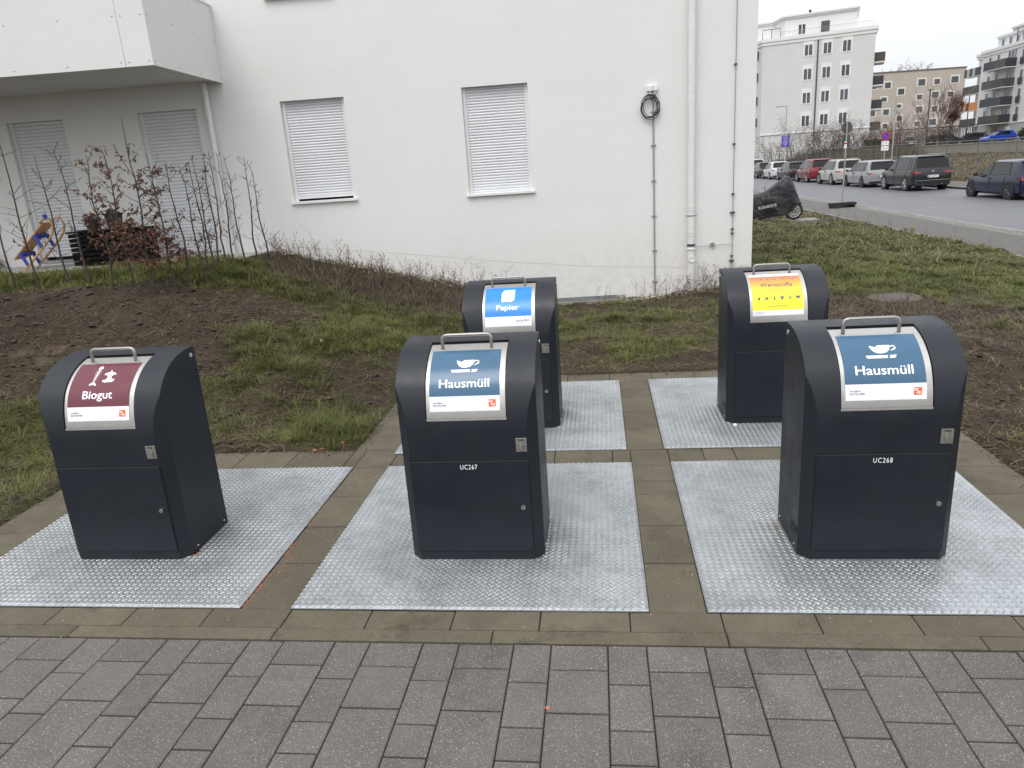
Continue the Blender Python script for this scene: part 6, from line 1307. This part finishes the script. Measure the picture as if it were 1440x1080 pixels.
# ------------------------------------------------------------------ bare trees and shrubs
M['bark_far'] = mat('grey_brown_bark', (.060, .050, .044), .9, var=.3, scale=1.2)
M['bark_pale'] = mat('pale_birch_twigs', (.20, .165, .145), .9, var=.3, scale=1.2)
M['leaf_far'] = mat('withered_leaf', (.085, .058, .044), .8, island=.5)
M['leaf_red'] = mat('red_brown_leaf', (.085, .034, .030), .8, island=.5)
M['ever'] = mat('dark_evergreen_leaf', (.045, .06, .03), .8, island=.5)
def woody(name, x, y, z, h, spread, label, cat, seed, bark, stems=5, depth=3, leaf=None, nleaf=0, lsize=.09, tw=.028, group='bare shrubs and trees beyond the fence', trunk=None):
    r = random.Random(seed); t = thing(name, label, cat, (x, y, z), 0, group); mb = MB(); lm = MB()
    def lf(c):
        for _ in range(nleaf):
            p = c + Vector((r.gauss(0, .12), r.gauss(0, .12), r.gauss(0, .12))) * (h / 3.5); e = Vector((r.uniform(-1, 1), r.uniform(-1, 1), r.uniform(-1, .6))).normalized() * lsize * r.uniform(.5, 1.2); f = e.orthogonal().normalized() * lsize * .4
            lm.add([p, p + e + f, p + e * 2, p + e - f], [(0, 1, 2, 3)])
    def br(p, dv, L, rad, dp):
        q = [p]; cur = p.copy(); n = 4
        for j in range(n): dv = (dv + Vector((r.gauss(0, .13), r.gauss(0, .13), r.gauss(.03, .08)))).normalized(); cur = cur + dv * L / n; q.append(cur.copy())
        mb.tube(q, [rad * (1 - .6 * j / n) for j in range(n + 1)], 4 if dp < 2 else 3, cap=False)
        if dp < depth:
            for _ in range(r.randrange(3, 6)):
                i = r.randrange(1, n + 1); a = r.uniform(0, 6.28); side = Vector((math.cos(a), math.sin(a), r.uniform(-.1, .6))); br(q[i], (dv * .75 + side * spread).normalized(), L * r.uniform(.42, .68), rad * .52, dp + 1)
        if leaf and dp >= depth - 1: lf(cur); lf(q[2])
    if trunk: 
        mb.tube([(0, 0, -.2), (.05, 0, trunk * .5), (0, .05, trunk)], [tw * 3.2, tw * 2.5, tw * 2.0], 7); p0 = Vector((0, .05, trunk))
    else: p0 = Vector((0, 0, -.1))
    for k_ in range(stems):
        a = r.uniform(0, 6.28); dv = Vector((math.cos(a) * spread * .8, math.sin(a) * spread * .8, 1)).normalized(); br(p0 + Vector((math.cos(a), math.sin(a), 0)) * .15 * (not trunk), dv, (h - (trunk or 0)) * r.uniform(.45, .62), tw * r.uniform(.8, 1.1) * (1.5 if trunk else 1), 0)
    mb.build('trunk' if trunk else 'branches', M[bark], t)
    if lm.v: lm.build('leaves', M[leaf], t)
    return t
SH = [(21.6, 83.0, 5.6, 'tall bare shrub with clinging leaves next to the white wall corner'), (22.8, 81.0, 5.0, 'leaf dotted shrub left of the purple poster'), (23.4, 79.0, 4.6, 'twiggy shrub directly behind the purple poster'), (24.5, 79.0, 4.3, 'bare shrub right of the purple poster'),
      (25.6, 77.0, 4.2, 'shrub under the left window column of the grey house'), (26.7, 77.5, 4.0, 'bare shrub below the grey downpipe of the light grey house'), (27.6, 75.5, 4.0, 'brown shrub under the middle window column of the grey house'), (28.4, 74.0, 3.2, 'low shrub beside the portable sign, left of it'), (29.0, 70.0, 3.0, 'dense reddish shrub behind the portable sign'),
      (30.6, 76.5, 4.2, 'wide pale shrub right of the portable sign'), (32.0, 74.0, 3.4, 'thin shrub near the grey house right corner'), (33.5, 72.5, 2.8, 'low shrub left of the restricted stopping sign')]
for i, (x, y, h, lb) in enumerate(SH):
    z = float(terrain(x, y)); far_ = i in (9, 10)
    woody('shrub', x, y, z, h * (1.0), .62, lb, 'shrub', 100 + i, 'bark_pale' if far_ else 'bark_far', 7, 3, None if far_ else ('leaf_red' if i == 8 else 'leaf_far'), 1 if not far_ else 0, .07, .034)
woody('birch_tree', 38.2, 84.0, 1.0, 7.6, .42, 'tall pale leafless tree in front of the beige house, right of the road signs', 'tree', 201, 'bark_pale', 5, 3, 'leaf_far', 1, .05, .04, trunk=2.0)
woody('birch_tree', 34.4, 80.0, 1.0, 5.6, .5, 'smaller pale leafless tree between the grey and the beige house', 'tree', 202, 'bark_pale', 5, 3, None, 0, .05, .03, trunk=1.2)
woody('small_tree', 49.3, 106.5, UZ, 6.4, .5, 'small tree with dark red leaves before the white balcony house', 'tree', 203, 'bark_far', 5, 3, 'leaf_red', 4, .14, .045, trunk=2.0)
woody('young_tree', 43.2, 107.5, UZ, 5.5, .4, 'slim leafless young tree in front of the beige house by the tall lamp post', 'tree', 204, 'bark_far', 4, 2, None, 0, .05, .035, trunk=2.0)
woody('young_tree', 48.0, 110.5, UZ, 4.8, .4, 'slim leafless young tree before the shelter, right of the tall lamp post', 'tree', 205, 'bark_far', 4, 2, None, 0, .05, .035, trunk=1.8)
woody('old_tree', 85.0, 216.0, 1.2, 23.0, 1.05, 'big leafless tree crown rising over the flat roof of the beige house', 'tree', 206, 'bark_far', 15, 4, None, 0, .05, .15, trunk=10.0)
woody('evergreen_bush', 56.0, 99.5, UZ, 1.9, .8, 'round dark green bush at the right edge near the blue car', 'shrub', 207, 'bark_far', 8, 2, 'ever', 26, .13, .03)
woody('evergreen_bush', 34.8, 92.5, UZ, 1.5, .8, 'low dark green bush in front of the dark lidded container', 'shrub', 208, 'bark_far', 8, 2, 'ever', 20, .11, .03)
# brown undergrowth on the bank, behind the fence and by the wall
mb = MB(); r = random.Random(31)
for _ in range(15000):
    y = r.uniform(24, 92); x = r.uniform(21.2, 29.8)
    if y > 66: hh = r.uniform(.4, 1.5) * (.7 if x > 28 else 1)
    else: hh = r.uniform(.06, .22) * (.5 if x > 27.5 else 1)
    z = float(terrain(x, y)) - .05 if False else None
    a = r.uniform(0, 6.28); w_ = .018 + .0004 * y; l = r.uniform(-.5, .5) * hh; l2 = r.uniform(-.5, .5) * hh
    mb.v += [(x - w_ * math.cos(a), y - w_ * math.sin(a), hh), (x + w_ * math.cos(a), y + w_ * math.sin(a), hh), (x + l, y + l2, hh)]; k = len(mb.v); mb.f.append((k - 3, k - 2, k - 1)); mb.m.append(0)
P = np.array(mb.v); base = terrain(P[0::3, 0], P[0::3, 1]); H_ = P[0::3, 2].copy(); P[0::3, 2] = base; P[1::3, 2] = base; P[2::3, 2] = base + H_; mb.v = [tuple(p) for p in P]
tag(mb.build('brown_undergrowth', leafy('withered_undergrowth', (.050, .042, .026), (.17, .14, .085), .1)), kind='stuff')

mb = MB(); r = random.Random(77)
for _ in range(2600):
    x = r.uniform(-3.35, 3.6); w0 = 8.318 + (x - 3.72) * math.tan(TH); y = w0 - abs(r.gauss(0, .13)) - .02
    s_ = r.uniform(.008, .022); c = Vector((x, y, 0)); n = 5; ring = [c + Vector((s_ * r.uniform(.7, 1.1) * math.cos(k * 2 * math.pi / n), s_ * r.uniform(.7, 1.1) * math.sin(k * 2 * math.pi / n), 0)) for k in range(n)]
    z = float(terrain(x, y)) + r.uniform(0, .05) * (x < .5); ring = [p + Vector((0, 0, z)) for p in ring]
    mb.add(ring + [Vector((x, y, z + s_ * .8)), Vector((x, y, z - s_ * .6))], [(k, (k + 1) % n, 5) for k in range(n)] + [((k + 1) % n, k, 6) for k in range(n)])
tag(mb.build('gravel', mat('pale_gravel', (.42, .38, .32), .9, island=.45)), kind='stuff')

tufts('grass', 700, 9, lambda x, y: .5 * gauss(x, y, -3.2, 3.4, 2.0, 1.2) + .5 * gauss(x, y, 5, 3, 2, 2.5), .06, .0055, .03, M['grass'], 15, (-7, 8.5, .4, 6), .6)
mb = MB(); r = random.Random(78)
for _ in range(900):
    side = r.random()
    if side < .35: x, y = r.uniform(-2.2, -.34), 1.98 - abs(r.gauss(0, .05))
    elif side < .6: x, y = r.uniform(-.3, 3.8), 3.80 - abs(r.gauss(0, .05))
    elif side < .8: x, y = -.34 + abs(r.gauss(0, .05)), r.uniform(1.98, 3.7)
    else: x, y = 3.89 - abs(r.gauss(0, .05)), r.uniform(0, 3.7)
    s_ = r.uniform(.002, .009) * (1 if r.random() < .9 else 1.8); n = 5; c = Vector((x, y, .0)); ring = [c + Vector((s_ * r.uniform(.7, 1.2) * math.cos(k * 2 * math.pi / n), s_ * r.uniform(.7, 1.2) * math.sin(k * 2 * math.pi / n), .001)) for k in range(n)]
    mb.add(ring + [c + Vector((0, 0, s_ * .7))], [(k, (k + 1) % n, 5) for k in range(n)])
tag(mb.build('spilled_soil', mat('spilled_soil', (0.040, 0.029, 0.021), 0.95, island=.4)), kind='stuff')
